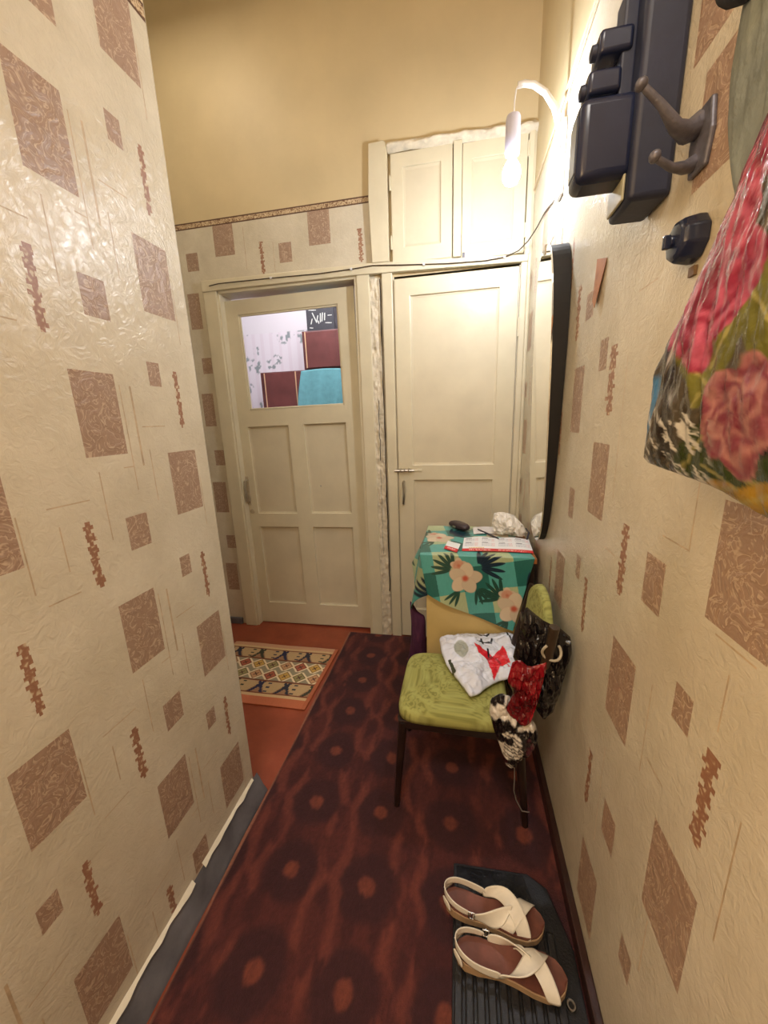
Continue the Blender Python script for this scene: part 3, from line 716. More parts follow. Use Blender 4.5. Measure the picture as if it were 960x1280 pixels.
def floral(a, b, h):
    c = np.ones(a.shape + (3,)) * C3(92, 82, 66)
    c = lerp(c, C3(54, 46, 40), sm(.45, .6, fbm(a * 26, b * 26, 3)))
    c = lerp(c, C3(176, 160, 132), sm(.58, .75, fbm(a * 60 + b * 20, b * 14, 7)) * .5)
    gr, dg, vn = C3(122, 120, 48), C3(60, 74, 34), C3(190, 180, 110)
    for (x, y, l, w_, an, k) in ((.405, 1.560, .07, .022, -1.0, gr), (.455, 1.545, .05, .018, .6, gr), (.398, 1.436, .06, .03, .3, dg), (.45, 1.455, .05, .02, -.7, dg), (.34, 1.55, .07, .03, .8, gr), (.30, 1.44, .07, .03, 0, dg), (.34, 1.66, .06, .02, 2, dg), (.43, 1.42, .05, .012, 2.9, C3(180, 140, 60)), (.36, 1.425, .05, .014, 2.8, C3(190, 150, 50))):
        c = leaf(c, a, b, x, y, l, w_, an, k, vn)
    c = rose(c, a, b, .450, 1.618, .078, [C3(150, 34, 66), C3(206, 96, 126), C3(110, 14, 40)], 1)
    c = rose(c, a, b, .380, 1.492, .050, [C3(150, 70, 88), C3(204, 140, 138), C3(120, 20, 54)], 2)
    c = rose(c, a, b, .395, 1.735, .07, [C3(140, 30, 60), C3(186, 70, 100), C3(96, 14, 36)], 3)
    c = rose(c, a, b, .26, 1.64, .07, [C3(160, 34, 66), C3(206, 96, 126), C3(110, 14, 40)], 4)
    # blue side gusset, white edge sheen painted in, pale creases
    edge = (a - (.572 - (b - 1.436) * .33))
    c = lerp(c, C3(74, 134, 182), sm(-.012, -.008, edge) * sm(1.545, 1.535, b) * sm(1.455, 1.465, b))
    c = lerp(c, C3(226, 208, 196), sm(.005, .002, np.abs(edge + .020 + .006 * (fbm(b * 30, b * 0, 4) - .5))) * sm(1.54, 1.56, b) * .8)
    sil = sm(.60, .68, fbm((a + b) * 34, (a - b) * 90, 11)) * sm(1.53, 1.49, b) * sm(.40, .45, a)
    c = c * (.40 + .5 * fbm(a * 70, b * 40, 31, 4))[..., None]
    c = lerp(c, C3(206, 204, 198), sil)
    return c
BAGM = attr_mat('glossy_printed_plastic', 0.22, 0.35, 60, 0.006)
fb = empty('floral_bag', (.25, .40, 1.42)); tag(fb, 'large glossy plastic bag printed with pink roses and leaves hanging at right', 'bag')
out = [(.576, 1.432), (.580, 1.475), (.569, 1.545), (.528, 1.600), (.487, 1.657), (.460, 1.690), (.437, 1.730), (.40, 1.80), (.35, 1.88), (.28, 1.90), (.24, 1.80), (.18, 1.65), (.12, 1.45), (.13, 1.40), (.25, 1.395), (.362, 1.412), (.424, 1.424), (.50, 1.428)]
pillow('bag_body', BAGM, out, lambda a, b, h: (-h + .0 * a, a - .40, b - 1.42), .030, n=260, rings=110, col=floral, parent=fb, fold=.009, fscale=(38, 12), center=(.36, 1.60), power=.45, back=.8, seed=1)
mb = MB(); mb.tube([(.02, -.09, .47), (.045, -.05, .54), (.075, -.02, .60), (.045, .0, .52)], .006, 6); mb.build('handle', attr_mat('handle_plastic') if 0 else WHITEP, fb, smooth=True)
SHEEN = mottled('painted_edge_sheen', rgb(232, 214, 206), .04, 30, .25, 0)  # pale strips that paint the white sheen on the bag's edge and fold
ribbon('sheen_strip', SHEEN, [(.0 + dx, a - .40, b - 1.42) for dx, (a, b) in zip((-.002, -.012, -.018, -.016), ((.405, 1.60), (.415, 1.55), (.428, 1.505), (.440, 1.474)))], [(.001, .0035, 0)] * 3 + [(.0, .0005, 0)], fb, .001)
ribbon('sheen_strip', SHEEN, [(.012, a - .40, b - 1.42) for a, b in ((.452, 1.700), (.480, 1.655), (.520, 1.60), (.548, 1.562), (.556, 1.525))], [(-.001, .0035, .001)] * 4 + [(.0, .001, 0)], fb, .001)

GREYC = mottled('grey_green_cloth', rgb(126, 134, 130), .18, 14, .7, .5, 50, .006)
gb = empty('cloth_bag', (.30, .50, 1.72)); tag(gb, 'grey green cloth bag hanging behind the floral bag', 'bag')
out = [(.597, 1.925), (.600, 1.858), (.592, 1.809), (.575, 1.763), (.552, 1.715), (.50, 1.69), (.40, 1.70), (.34, 1.80), (.33, 2.0), (.38, 2.10), (.50, 2.10), (.575, 2.02)]
pillow('bag_body', GREYC, out, lambda a, b, h: (.295 - .30 - h * .6, a - .50, b - 1.72), .024, n=180, rings=60, parent=gb, fold=.016, fscale=(26, 6), back=1.0, seed=4)
mb = MB(); mb.tube([(.02, -.08, .33), (.04, -.05, .40), (.02, -.02, .34)], .006, 6); mb.build('strap', GREYC, gb, smooth=True)
hat = pillow('dark_cap', mottled('dark_felt', rgb(46, 46, 56), .2, 30, .9, .4, 100), [(.63, 1.975), (.615, 1.935), (.57, 1.905), (.52, 1.90), (.45, 1.93), (.45, 2.0), (.52, 2.03), (.60, 2.02)], lambda a, b, h: (.285 - h, a, b), .03, parent=None, n=80, rings=20)
tag(hat, 'dark felt cap hanging above the grey green cloth bag', 'hat')

# ------------------------------------------------------------------ cabinet behind the chair, its cloth and things on it
cb = tag(empty('side_cabinet', (.09, 1.90, 0)), 'low cabinet with beige front panel standing behind the chair by the wall', 'cabinet')
def Q(x, y, z): return (x - .09, y - 1.90, z)
mb = MB(); mb.box(Q(-.172, 1.652, .868), Q(.335, 2.135, .893)); mb.build('top', BROWNWOOD, cb, bevel=.003)
mb = MB(); mb.box(Q(-.148, 1.663, .02), Q(.283, 1.675, .866)); mb.build('front_panel', mottled('beige_board', rgb(206, 182, 122), .04, 8, .6, .1, 60), cb, bevel=.002)
mb = MB(); mb.box(Q(-.148, 1.676, .011), Q(-.134, 2.12, .866)); mb.build('side_panel', mottled('beige_board_side', rgb(196, 172, 118), .04, 8, .6, .1, 60), cb)
mb = MB(); mb.box(Q(.29, 1.664, .011), Q(.328, 1.70, .866)); l0 = mb.build('leg', DARKWOOD, cb, bevel=.003)
mb = MB(); mb.box(Q(.29, 2.085, .011), Q(.328, 2.12, .866)); mb.build('leg', DARKWOOD, cb, bevel=.003)
mb = MB(); mb.box(Q(-.133, 2.108, .05), Q(.29, 2.12, .866)); mb.build('back_panel', DARKWOOD, cb)

def cloth_col(x, s):
    """x across, s = distance from the front edge (top positive, drop negative)"""
    p = .235
    wx = (x + .06 + .18 * s) / p; ws = (s - .0 - .18 * x) / p
    a = (np.abs((wx % 1) - .5) < .25); b = (np.abs((ws % 1) - .5) < .25)
    k = a.astype(float) + b.astype(float)
    c = np.ones(x.shape + (3,)) * C3(176, 190, 150)
    c = lerp(c, C3(84, 166, 162), (k == 1) * 1.0); c = lerp(c, C3(40, 106, 100), (k == 2) * 1.0)
    c = c * (.93 + .14 * fbm(x * 300, s * 60, 3, 2))[..., None]
    navy, grn = C3(24, 44, 62), C3(30, 70, 60)
    def flower(c, fx, fs, R, rot, core, dark):
        for q, (ang) in enumerate(np.arange(5) * 2 * math.pi / 5 + rot):
            px, ps_ = fx + math.cos(ang) * R * .55, fs + math.sin(ang) * R * .55
            xx = (x - px) * math.cos(ang) + (s - ps_) * math.sin(ang); yy = -(x - px) * math.sin(ang) + (s - ps_) * math.cos(ang)
            d = np.sqrt((xx / (R * .54)) ** 2 + (yy / (R * (.44 - .10 * xx / R))) ** 2)
            c = lerp(c, C3(216, 200, 176) * (.9 + .1 * (q % 2)), sm(1.05, .95, d)); c = lerp(c, C3(200, 160, 140), sm(.10, .0, np.abs(d - 1)) * .3)
        r = np.hypot(x - fx, s - fs); c = lerp(c, core, sm(R * .32, R * .08, r)); return c
    def spray(c, fx, fs, ang0, n, L_, col):
        for i in range(n):
            an = ang0 + (i - n / 2) * .33
            c = leaf(c, x, s, fx + math.cos(an) * L_ * .8, fs + math.sin(an) * L_ * .8, L_ * .62, L_ * .13, an, col, col * 1.6)
        return c
    for (fx, fs) in ((.03, -.105), (.245, -.235), (.20, .36), (-.10, .26)):
        c = spray(c, fx + .055, fs + .055, .7, 7, .085, navy); c = spray(c, fx - .05, fs + .04, 2.7, 6, .075, grn)
        c = spray(c, fx + .05, fs - .04, -.9, 4, .065, grn); c = spray(c, fx - .02, fs - .05, -2.0, 3, .065, grn)
        c = flower(c, fx - .03, fs + .06, .035, .4, C3(190, 100, 80), 0); c = lerp(c, C3(200, 130, 104), sm(.032, .02, np.hypot(x - fx + .03, s - fs - .06)) * .7)
        c = flower(c, fx, fs, .070, .2, C3(196, 96, 74), 0)
    return c
CLOTH = attr_mat('oilcloth', 0.28, 0.1, 30, 0.003)
tc = empty('tablecloth', (.09, 1.90, .895)); tag(tc, 'teal checked oilcloth with hibiscus flowers draped over the cabinet', 'tablecloth')
ZT = .896
def top_pos(U, V):
    x = -.176 + U * (.500 - .06 * V); y = 1.648 + V * .490
    return x - .09, y - 1.90, ZT - .895 + .0012 * np.sin(x * 40) * np.sin(y * 30)
surf('top_sheet', CLOTH, 170, 170, top_pos, lambda U, V, P: cloth_col(P[..., 0] + .09, P[..., 1] + 1.90 - 1.648), tc, thick=.0015)
def front_pos(U, V):
    xt = -.176 + U * .500; zt = ZT - .0 * U
    zb = .712 - .155 * U - .02 * np.sin(U * 3.1)
    z = zt + (zb - zt) * V
    x = xt + V * (.035 - .115 * U)
    y = 1.6475 - .006 * np.sin(V * 1.57) - .014 * V * np.sin(U * 7 + .6) - .006 * V
    return x - .09, y - 1.90, z - .895
surf('front_drop', CLOTH, 230, 190, front_pos, lambda U, V, P: cloth_col(P[..., 0] + .09, P[..., 2] + .895 - ZT), tc, thick=.0015)
def side_pos(U, V):
    y = 1.6475 + U * .49; zb = .71 - .05 * np.sin(U * 9) - .10 * np.exp(-((U - .25) / .18) ** 2)
    z = ZT + (zb - ZT) * V
    e_ = np.exp(-U * 14)
    x = -.176 + V * (.035 * e_ - (.058 + .012 * np.sin(U * 14)) * (1 - e_))
    return x - .09, y - 1.90, z - .895
surf('side_drop', CLOTH, 160, 90, side_pos, lambda U, V, P: cloth_col(P[..., 2] + .3, P[..., 1] + 1.90 - 1.648), tc, thick=.0015)

# glasses case
gc = tag(empty('glasses_case', (.0, 2.085, .899), math.radians(-52)), 'dark plum oval glasses case lying on the teal tablecloth', 'case')
PL = mottled('plum_plastic', rgb(54, 42, 50), .08, 8, .3, .1, 80)
def blob(nm, rx, ry, z0, z1, mat, par, n=40, rings=12):
    def pos(U, V):
        th = U * 2 * math.pi; ph = V * math.pi / 2; c = np.cos(ph) ** .55
        return np.sign(np.cos(th)) * np.abs(np.cos(th)) ** .8 * rx * c, np.sign(np.sin(th)) * np.abs(np.sin(th)) ** .8 * ry * c, z0 + (z1 - z0) * np.sin(ph)
    return surf(nm, mat, n, rings, pos, parent=par)
blob('lower_shell', .078, .034, .016, .0, PL, gc); blob('lid', .078, .034, .017, .038, PL, gc)
mb = MB(); mb.box((-.012, -.037, .012), (.012, -.032, .021)); mb.build('clasp', METAL, gc, bevel=.001)

# calendar sheets
PAPERM = attr_mat('printed_paper', 0.5)
def cal_col(U, V, P):
    c = np.ones(U.shape + (3,)) * C3(236, 238, 242)
    gx = (U * 4) % 1; gy = (V * 3.2) % 1
    cell = (gx > .1) & (gx < .9) & (gy > .12) & (gy < .8) & (V > .28)
    dots = (((U * 64) % 1) < .5) & (((V * 40) % 1) < .42)
    red = (gx > .7)
    c = np.where((cell & dots)[..., None], np.where(red[..., None], C3(206, 90, 90), C3(120, 130, 150)), c)
    hd = (np.abs(gy - .86) < .05) & (gx > .15) & (gx < .5) & (V > .28); c = np.where(hd[..., None], C3(90, 90, 110), c)
    band = V < .17; c = np.where(band[..., None], C3(206, 44, 50), c)
    tx = (np.abs(V - .085) < .04) & (fbm(U * 90, V * 30, 4, 2) > .5) & (((U > .1) & (U < .42)) | ((U > .52) & (U < .9))) & (((U * 46) % 1) < .72)
    c = np.where(tx[..., None], C3(240, 214, 206), c)
    yl = (np.abs(V - .215) < .03) & (U > .1) & (U < .32) & (((U * 40) % 1) < .6); c = np.where(yl[..., None], C3(226, 190, 80), c)
    return c
cal = surf('wall_calendar', PAPERM, 240, 110, lambda U, V: (.014 + U * .315 + .012 * V, 1.708 + .205 * V - .0 * U, .8995 + .006 * np.sin(U * 6.2) ** 2 * V + .0035 * np.sin(U * 3.14)), cal_col, thick=.0008)
tag(cal, 'white sheet calendar with a red lettered band lying on the teal tablecloth', 'calendar')
cal2 = surf('paper_sheet', PAPERM, 40, 30, lambda U, V: (.075 + U * .17, 1.975 + V * .13 + .03 * U, .9000 + .004 * np.sin(U * 5)), lambda U, V, P: np.where((np.abs(((V * 6) % 1) - .5) < .12)[..., None] & (U > .1)[..., None] & (U < .8)[..., None], C3(200, 190, 190), C3(232, 230, 232)), thick=.0006)
tag(cal2, 'plain white paper sheet lying behind the calendar', 'paper')
lf = surf('price_leaflet', PAPERM, 60, 40, lambda U, V: (-.070 + U * .062 + V * .016, 1.735 + V * .12 - U * .055, .900 + .002 * U), lambda U, V, P: np.where((V < .38)[..., None], np.where(((np.abs(V - .2) < .07) & (((U * 9) % 1) < .5) & (U > .2) & (U < .8))[..., None], C3(240, 220, 220), C3(204, 44, 56)), C3(232, 236, 238)), thick=.0006)
tag(lf, 'small red and white leaflet on the left of the tablecloth', 'leaflet')
mb = MB(); mb.tube([(.10, 2.06, .905), (.105, 2.045, .905), (.19, 1.90, .906), (.196, 1.888, .905)], [.002, .005, .005, .0015], 8)
tag(mb.build('ballpoint_pen', mottled('dark_grey_plastic', rgb(60, 60, 72), .05, 20, .3, 0), smooth=True), 'dark grey pen lying beside the crumpled packet', 'pen')
FOIL = mottled('silvery_wrapper', rgb(226, 222, 214), .08, 40, .28, .5, 45, .008)
def foilcol(a, b, h): return 0
fp = pillow('crumpled_packet', FOIL, [(-.075, .0), (-.088, .06), (-.075, .118), (-.02, .124), (.02, .110), (.065, .060), (.080, .02), (.060, .0), (.0, -.001)],
            lambda a, b, h: (.255 + a - h * .15, 1.965 - h + b * .12 - .35 * a, .905 + b * .92), .05, n=90, rings=30, fold=.055, fscale=(24, 18), back=.8, seed=8)
q = fp.modifiers.new('dec', 'DECIMATE'); q.ratio = .035
fp.data.polygons.foreach_set('use_smooth', [False] * len(fp.data.polygons))
tag(fp, 'crumpled silvery white packet standing on the calendar by the wall', 'packet')
mb = MB(); mb.tube([(.330, 1.90, .904), (.345, 1.94, .925), (.340, 2.0, .93)], .004, 6)
tag(mb.build('black_strap', BLACKP, smooth=True), 'short black strap lying between the packet and the wall', 'strap')

# purple bag tucked beside the cabinet
PUR = mottled('purple_cloth', rgb(74, 30, 66), .15, 14, .75, .4, 60)
pb = pillow('purple_bag', PUR, [(-.238, .600), (-.225, .590), (-.200, .545), (-.160, .520), (-.155, .30), (-.158, .04), (-.26, .02), (-.262, .20), (-.235, .38), (-.232, .50)],
            lambda a, b, h: (a - .004, 1.77 - h, b), .05, n=110, rings=28, fold=.012, fscale=(40, 8))
tag(pb, 'dark purple cloth bag with pointed top leaning left of the cabinet', 'bag')

# ------------------------------------------------------------------ chair
ch = tag(empty('upholstered_chair', (.0, 1.37, 0)), 'dark wooden chair with green floral upholstered seat and back facing left', 'chair')
def c_(x, y, z): return (x, y - 1.37, z)
def fabric_col(U, V, P=None):
    a, b = U, V
    n = fbm(a * 26, b * 26, 3, 3); k = np.abs(((n * 5) % 1) - .5) * 2
    fl = np.sin(np.hypot(a - .0, b - .04) * 90 + 5 * n) * .5 + .5
    c = np.ones(a.shape + (3,)) * C3(158, 158, 88)
    c = lerp(c, C3(118, 118, 56), sm(.55, .8, k) * .75); c = lerp(c, C3(178, 180, 110), sm(.6, .9, fl) * .4)
    return c * (.9 + .2 * fbm(a * 400, b * 400, 5, 2))[..., None]
FAB = attr_mat('green_damask', 0.9, 0.5, 420, 0.002)
# seat cushion: superellipse slab
def cushion(nm, place, hx_, hy_, th, par, crown=.012, n=150, rings=60, ex=6.0, col=None):
    V = []; 
    th_ = np.linspace(0, 2 * math.pi, n, endpoint=False); c, s = np.cos(th_), np.sin(th_)
    ox = np.sign(c) * np.abs(c) ** (2 / ex); oy = np.sign(s) * np.abs(s) ** (2 / ex)
    prof = [(r, th + crown * (1 - r ** 2)) for r in np.linspace(.02, .90, rings)] + [(.90 + .10 * math.sin(t), th * .35 + th * .65 * math.cos(t)) for t in np.linspace(.2, 1.57, 8)] + [(1.0, .0), (.97, -.0)]
    A = []; Bz = []
    for r, z in prof: A.append(np.stack([ox * hx_ * r, oy * hy_ * r], -1)); Bz.append(np.full(n, z))
    A = np.concatenate(A); Bz = np.concatenate(Bz); X = np.stack(place(A[:, 0], A[:, 1], Bz), -1)
    R_ = len(prof); K = np.arange(R_ * n).reshape(R_, n)
    f = np.stack([K[:-1], K[1:], np.roll(K[1:], -1, 1), np.roll(K[:-1], -1, 1)], -1).reshape(-1, 4).tolist(); f.append(K[0].tolist()); f.append(K[-1].tolist()[::-1])
    me = bpy.data.meshes.new(nm); me.from_pydata(X.tolist(), [], f); me.materials.append(FAB); setattr_col(me, fabric_col(A[:, 0], A[:, 1]))
    me.polygons.foreach_set('use_smooth', [True] * len(f)); o = bpy.data.objects.new(nm, me); return link(o, par)
cushion('seat', lambda a, b, z: (a - .015, b, .412 + z), .208, .200, .042, ch)
def back_place(a, b, z):   # a along y, b up
    zz = .715 + b; x = .262 + .16 * (zz - .57) ** 1.0 * .6
    arch = 1 - .45 * np.clip(b / .155, 0, 1) ** 2
    return x - z + .03 - .030 * 0, a * arch + .02, zz
cushion('backrest', back_place, .190, .155, .026, ch, crown=.008, ex=3.4)
mb = MB(); mb.box(c_(-.215, 1.180, .375), c_(.225, 1.198, .411)); mb.box(c_(-.215, 1.542, .375), c_(.225, 1.560, .411)); mb.box(c_(-.215, 1.198, .375), c_(-.197, 1.542, .411)); mb.box(c_(.205, 1.198, .375), c_(.225, 1.542, .411))
mb.build('seat_rail', DARKWOOD, ch, bevel=.004)
for (x0, y0, x1, y1) in ((-.198, 1.192, -.230, 1.178), (-.198, 1.548, -.230, 1.562)):
    mb = MB(); mb.tube([c_(x1, y1, 0.0115), c_(x0, y0, .400)], [.011, .018], 10); mb.build('leg', DARKWOOD, ch, smooth=True)
for (y0, y1) in ((1.192, 1.180), (1.548, 1.560)):
    mb = MB(); mb.tube([c_(.255, y1, .0115), c_(.218, y0, .38), c_(.225, y0, .45), c_(.268, y0, .66), c_(.300, y0, .82)], [.012, .019, .018, .015, .013], 10); mb.build('leg', DARKWOOD, ch, smooth=True)
mb = MB(); mb.box(c_(.258, 1.192, .66), c_(.272, 1.548, .70)); mb.build('back_rail', DARKWOOD, ch, bevel=.003)

# ------------------------------------------------------------------ bags hung on the chair
BLKPL = mottled('black_glossy_plastic', rgb(22, 18, 20), .1, 12, .16, .6, 26, .014)
def crinkle(o_, ratio):
    q = o_.modifiers.new('dec', 'DECIMATE'); q.ratio = ratio; o_.data.polygons.foreach_set('use_smooth', [False] * len(o_.data.polygons))
kb = empty('black_plastic_bag', (.27, 1.12, .55)); tag(kb, 'glossy black plastic bag hanging from the near chair back post', 'bag')
out = [(.202, .935), (.244, .897), (.273, .880), (.311, .862), (.338, .838), (.346, .792), (.338, .751), (.325, .667), (.307, .574), (.28, .53), (.253, .567), (.215, .655), (.188, .712), (.173, .755), (.183, .828)]
crinkle(pillow('bag_body', BLKPL, out, lambda a, b, h: (a - .27, 1.125 - 1.12 - h, b - .55), .045, n=170, rings=60, parent=kb, fold=.040, fscale=(26, 9), back=.2, seed=2), .05)
HND = mottled('cloudy_plastic', rgb(176, 168, 150), .1, 12, .25, .2, 40)
mb = MB(); mb.tube([(.0 + .026 * math.cos(t), -.062 + .006 * math.sin(t * 2), .275 + .028 * math.sin(t)) for t in np.linspace(2.2, 7.0, 16)], [.004] * 16, 8); mb.build('handle', HND, kb, smooth=True)
# walking-stick handle standing in the bag
st = MB(); st.tube([(.258, 1.085, .755), (.264, 1.070, .80), (.274, 1.062, .905)], [.013, .014, .015], 12)
tag(st.build('umbrella_handle', mottled('dark_olive_wood', rgb(58, 44, 30), .15, 20, .4, .1, 60), smooth=True, bevel=.002), 'dark brown round umbrella handle sticking out of the black bag', 'umbrella')
REDM = mottled('glossy_red_film', rgb(150, 18, 32), .45, 9, .14, .7, 30, .014)
rb_ = pillow('red_plastic_bag', REDM, [(.162, .780), (.185, .790), (.205, .770), (.226, .772), (.262, .790), (.252, .71), (.243, .651), (.227, .574), (.203, .555), (.165, .585), (.151, .61), (.170, .673), (.150, .715)],
             lambda a, b, h: (a, 1.060 - h, b), .018, n=110, rings=40, fold=.030, fscale=(40, 16), back=.3, seed=6)
crinkle(rb_, .10)
tag(rb_, 'shiny red folded plastic bag hanging in front of the black bag', 'bag')
def bwcol(a, b, h):
    n = fbm(a * 26 + 3, b * 22, 5, 2); c = np.ones(a.shape + (3,)) * C3(212, 206, 196)
    c = lerp(c, C3(22, 16, 18), sm(.47, .50, n)); st_ = (((b + a * .35) * 70) % 1) < .45
    c = lerp(c, C3(24, 18, 20), (st_ & (b < .52) & (a > .15)) * .85)
    c = lerp(c, C3(90, 40, 50), sm(.62, .7, fbm(a * 20, b * 20, 9)) * .6); return c
bwb = pillow('patterned_bag', attr_mat('black_white_film', .18, .5, 50, .008), [(.106, .621), (.135, .648), (.172, .635), (.211, .589), (.245, .548), (.257, .504), (.243, .455), (.208, .401), (.184, .364), (.16, .377), (.143, .439), (.117, .514), (.102, .575)],
             lambda a, b, h: (a, 1.085 - h, b), .040, n=180, rings=70, fold=.028, fscale=(34, 16), back=.5, col=bwcol, seed=3)
crinkle(bwb, .25)
tag(bwb, 'black and white patterned plastic bag hanging lowest off the chair', 'bag')
mb = MB(); mb.tube([(.190, 1.09, .385), (.196, 1.11, .30), (.200, 1.13, .22), (.213, 1.15, .158), (.235, 1.15, .112), (.262, 1.16, .10)], .0022, 6)
tag(mb.build('hanging_string', mottled('grey_string', rgb(120, 112, 110), .1, 20, .6, 0), smooth=True), 'thin grey string hanging below the patterned bag', 'string')

# white shopping bag on the seat
wb = empty('white_shopping_bag', (.09, 1.48, .468)); tag(wb, 'white plastic shopping bag with red bow print lying on the green seat', 'bag')
def wcol(a, b, h):
    c = np.ones(a.shape + (3,)) * C3(222, 227, 244)
    c = lerp(c, C3(206, 204, 206), sm(.5, .7, fbm(a * 18, b * 18, 2)) * .35)
    def poly(pts, col, c):
        ins = np.zeros(a.shape, bool); n = len(pts)
        for i in range(n):
            (x0, y0), (x1, y1) = pts[i], pts[(i + 1) % n]
            cond = ((y0 > b) != (y1 > b)) & (a < (x1 - x0) * (b - y0) / ((y1 - y0) if y1 != y0 else 1e-9) + x0); ins ^= cond
        return lerp(c, col, ins * 1.0)
    red, dk = C3(216, 36, 52), C3(150, 20, 36)
    c = poly([(.070, 1.545), (.088, 1.470), (.128, 1.448), (.142, 1.478), (.118, 1.492)], red, c)
    c = poly([(.146, 1.470), (.192, 1.536), (.214, 1.440), (.178, 1.420)], red, c)
    c = poly([(.122, 1.452), (.150, 1.480), (.178, 1.436), (.142, 1.352)], red, c)
    c = poly([(.118, 1.456), (.142, 1.478), (.150, 1.466), (.128, 1.446)], dk, c); c = poly([(.150, 1.474), (.172, 1.452), (.178, 1.432), (.166, 1.442)], dk, c)
    c = poly([(.196, 1.435), (.222, 1.402), (.200, 1.42)], C3(190, 80, 90), c)
    ov = np.hypot((a - .015) * .9 + (b - 1.51) * .15, (b - 1.51) * .55 - (a - .015) * .15); c = lerp(c, C3(168, 172, 164), sm(.030, .026, ov)); 
    c = poly([(-.040, 1.452), (-.030, 1.458), (-.004, 1.375), (-.016, 1.372)], C3(66, 72, 56), c)
    ink = C3(26, 28, 40)
    def stroke(p, q, w_, c):
        d = np.array([q[0] - p[0], q[1] - p[1]]); L2 = (d ** 2).sum(); t_ = np.clip(((a - p[0]) * d[0] + (b - p[1]) * d[1]) / L2, 0, 1)
        return lerp(c, ink, sm(w_, w_ * .6, np.hypot(a - p[0] - t_ * d[0], b - p[1] - t_ * d[1])))
    for p, q in (((.120, 1.535), (.122, 1.512)), ((.094, 1.580), (.132, 1.572)), ((.132, 1.572), (.136, 1.590)), ((.104, 1.592), (.108, 1.568)), ((.094, 1.640), (.104, 1.622)), ((.104, 1.622), (.122, 1.616)), ((.122, 1.616), (.130, 1.628)), ((.215, 1.64), (.222, 1.60)), ((.224, 1.585), (.232, 1.55)), ((.20, 1.66), (.208, 1.65))): c = stroke(*[((.115 + (k[0] - .112) * 1.45, 1.555 + (k[1] - 1.575) * 1.35) if k[0] < .19 else k) for k in (p, q)], .0052, c)
    return c
WPL = attr_mat('white_film', 0.25, 0.4, 34, 0.01); WPL.node_tree.nodes['Principled BSDF'].inputs['Subsurface Weight'].default_value = 0.0
out = [(-.085, 1.600), (-.045, 1.615), (.03, 1.640), (.105, 1.645), (.20, 1.648), (.250, 1.620), (.248, 1.52), (.240, 1.44), (.232, 1.358), (.17, 1.372), (.125, 1.335), (.085, 1.285), (.049, 1.256), (.011, 1.327), (-.039, 1.42), (-.072, 1.513)]
pillow('bag_body', WPL, out, lambda a, b, h: (a - .09, b - 1.48, .012 + np.maximum(h, -.012) + np.clip(b - 1.44, 0, 1) * .16 + .03 * sm(.15, .25, a)), .040, n=260, rings=110, parent=wb, fold=.030, fscale=(14, 14), back=.1, col=wcol, seed=9, power=.45)

# ------------------------------------------------------------------ doormat
dm = tag(empty('door_mat', (.15, .68, .012)), 'black ribbed rubber mat on the carpet along the right wall', 'mat')
mb = MB(); mb.prism([(-.152, -.58), (.184, -.58), (.184, .16), (.140, .30), (.085, .332), (-.154, .325)], (0, 0, 0), (1, 0, 0), (0, 1, 0), (0, 0, .008)); mb.build('base_sheet', RUBBER, dm, bevel=.003)
mb = MB(); mb.prism([(-.142, .245), (.095, .245), (.070, .322), (-.145, .316)], (0, 0, .008), (1, 0, 0), (0, 1, 0), (0, 0, .004)); mb.build('smooth_end', mottled('smooth_black_rubber', rgb(34, 35, 40), .3, 14, .16, .5, 24, .006), dm, bevel=.003)
mb = MB(); mb.box((-.011, -.57, .008), (.011, .235, .017)); rb0 = mb.build('rib', RUBBER, dm, bevel=.004)
for i in range(10):
    r_ = rb0 if i == 0 else rb0.copy()
    if i: COL.objects.link(r_); r_.parent = dm
    r_.location = (-.137 + i * .029, 0 if i < 8 else -.05, 0)
mb = MB(); mb.tube([(.148 + .009 * math.cos(t), .045 + .010 * math.sin(t), .010) for t in np.linspace(0, 2 * math.pi, 15)], .003, 6, cap=False); mb.build('metal_eyelet', METAL, dm, smooth=True)

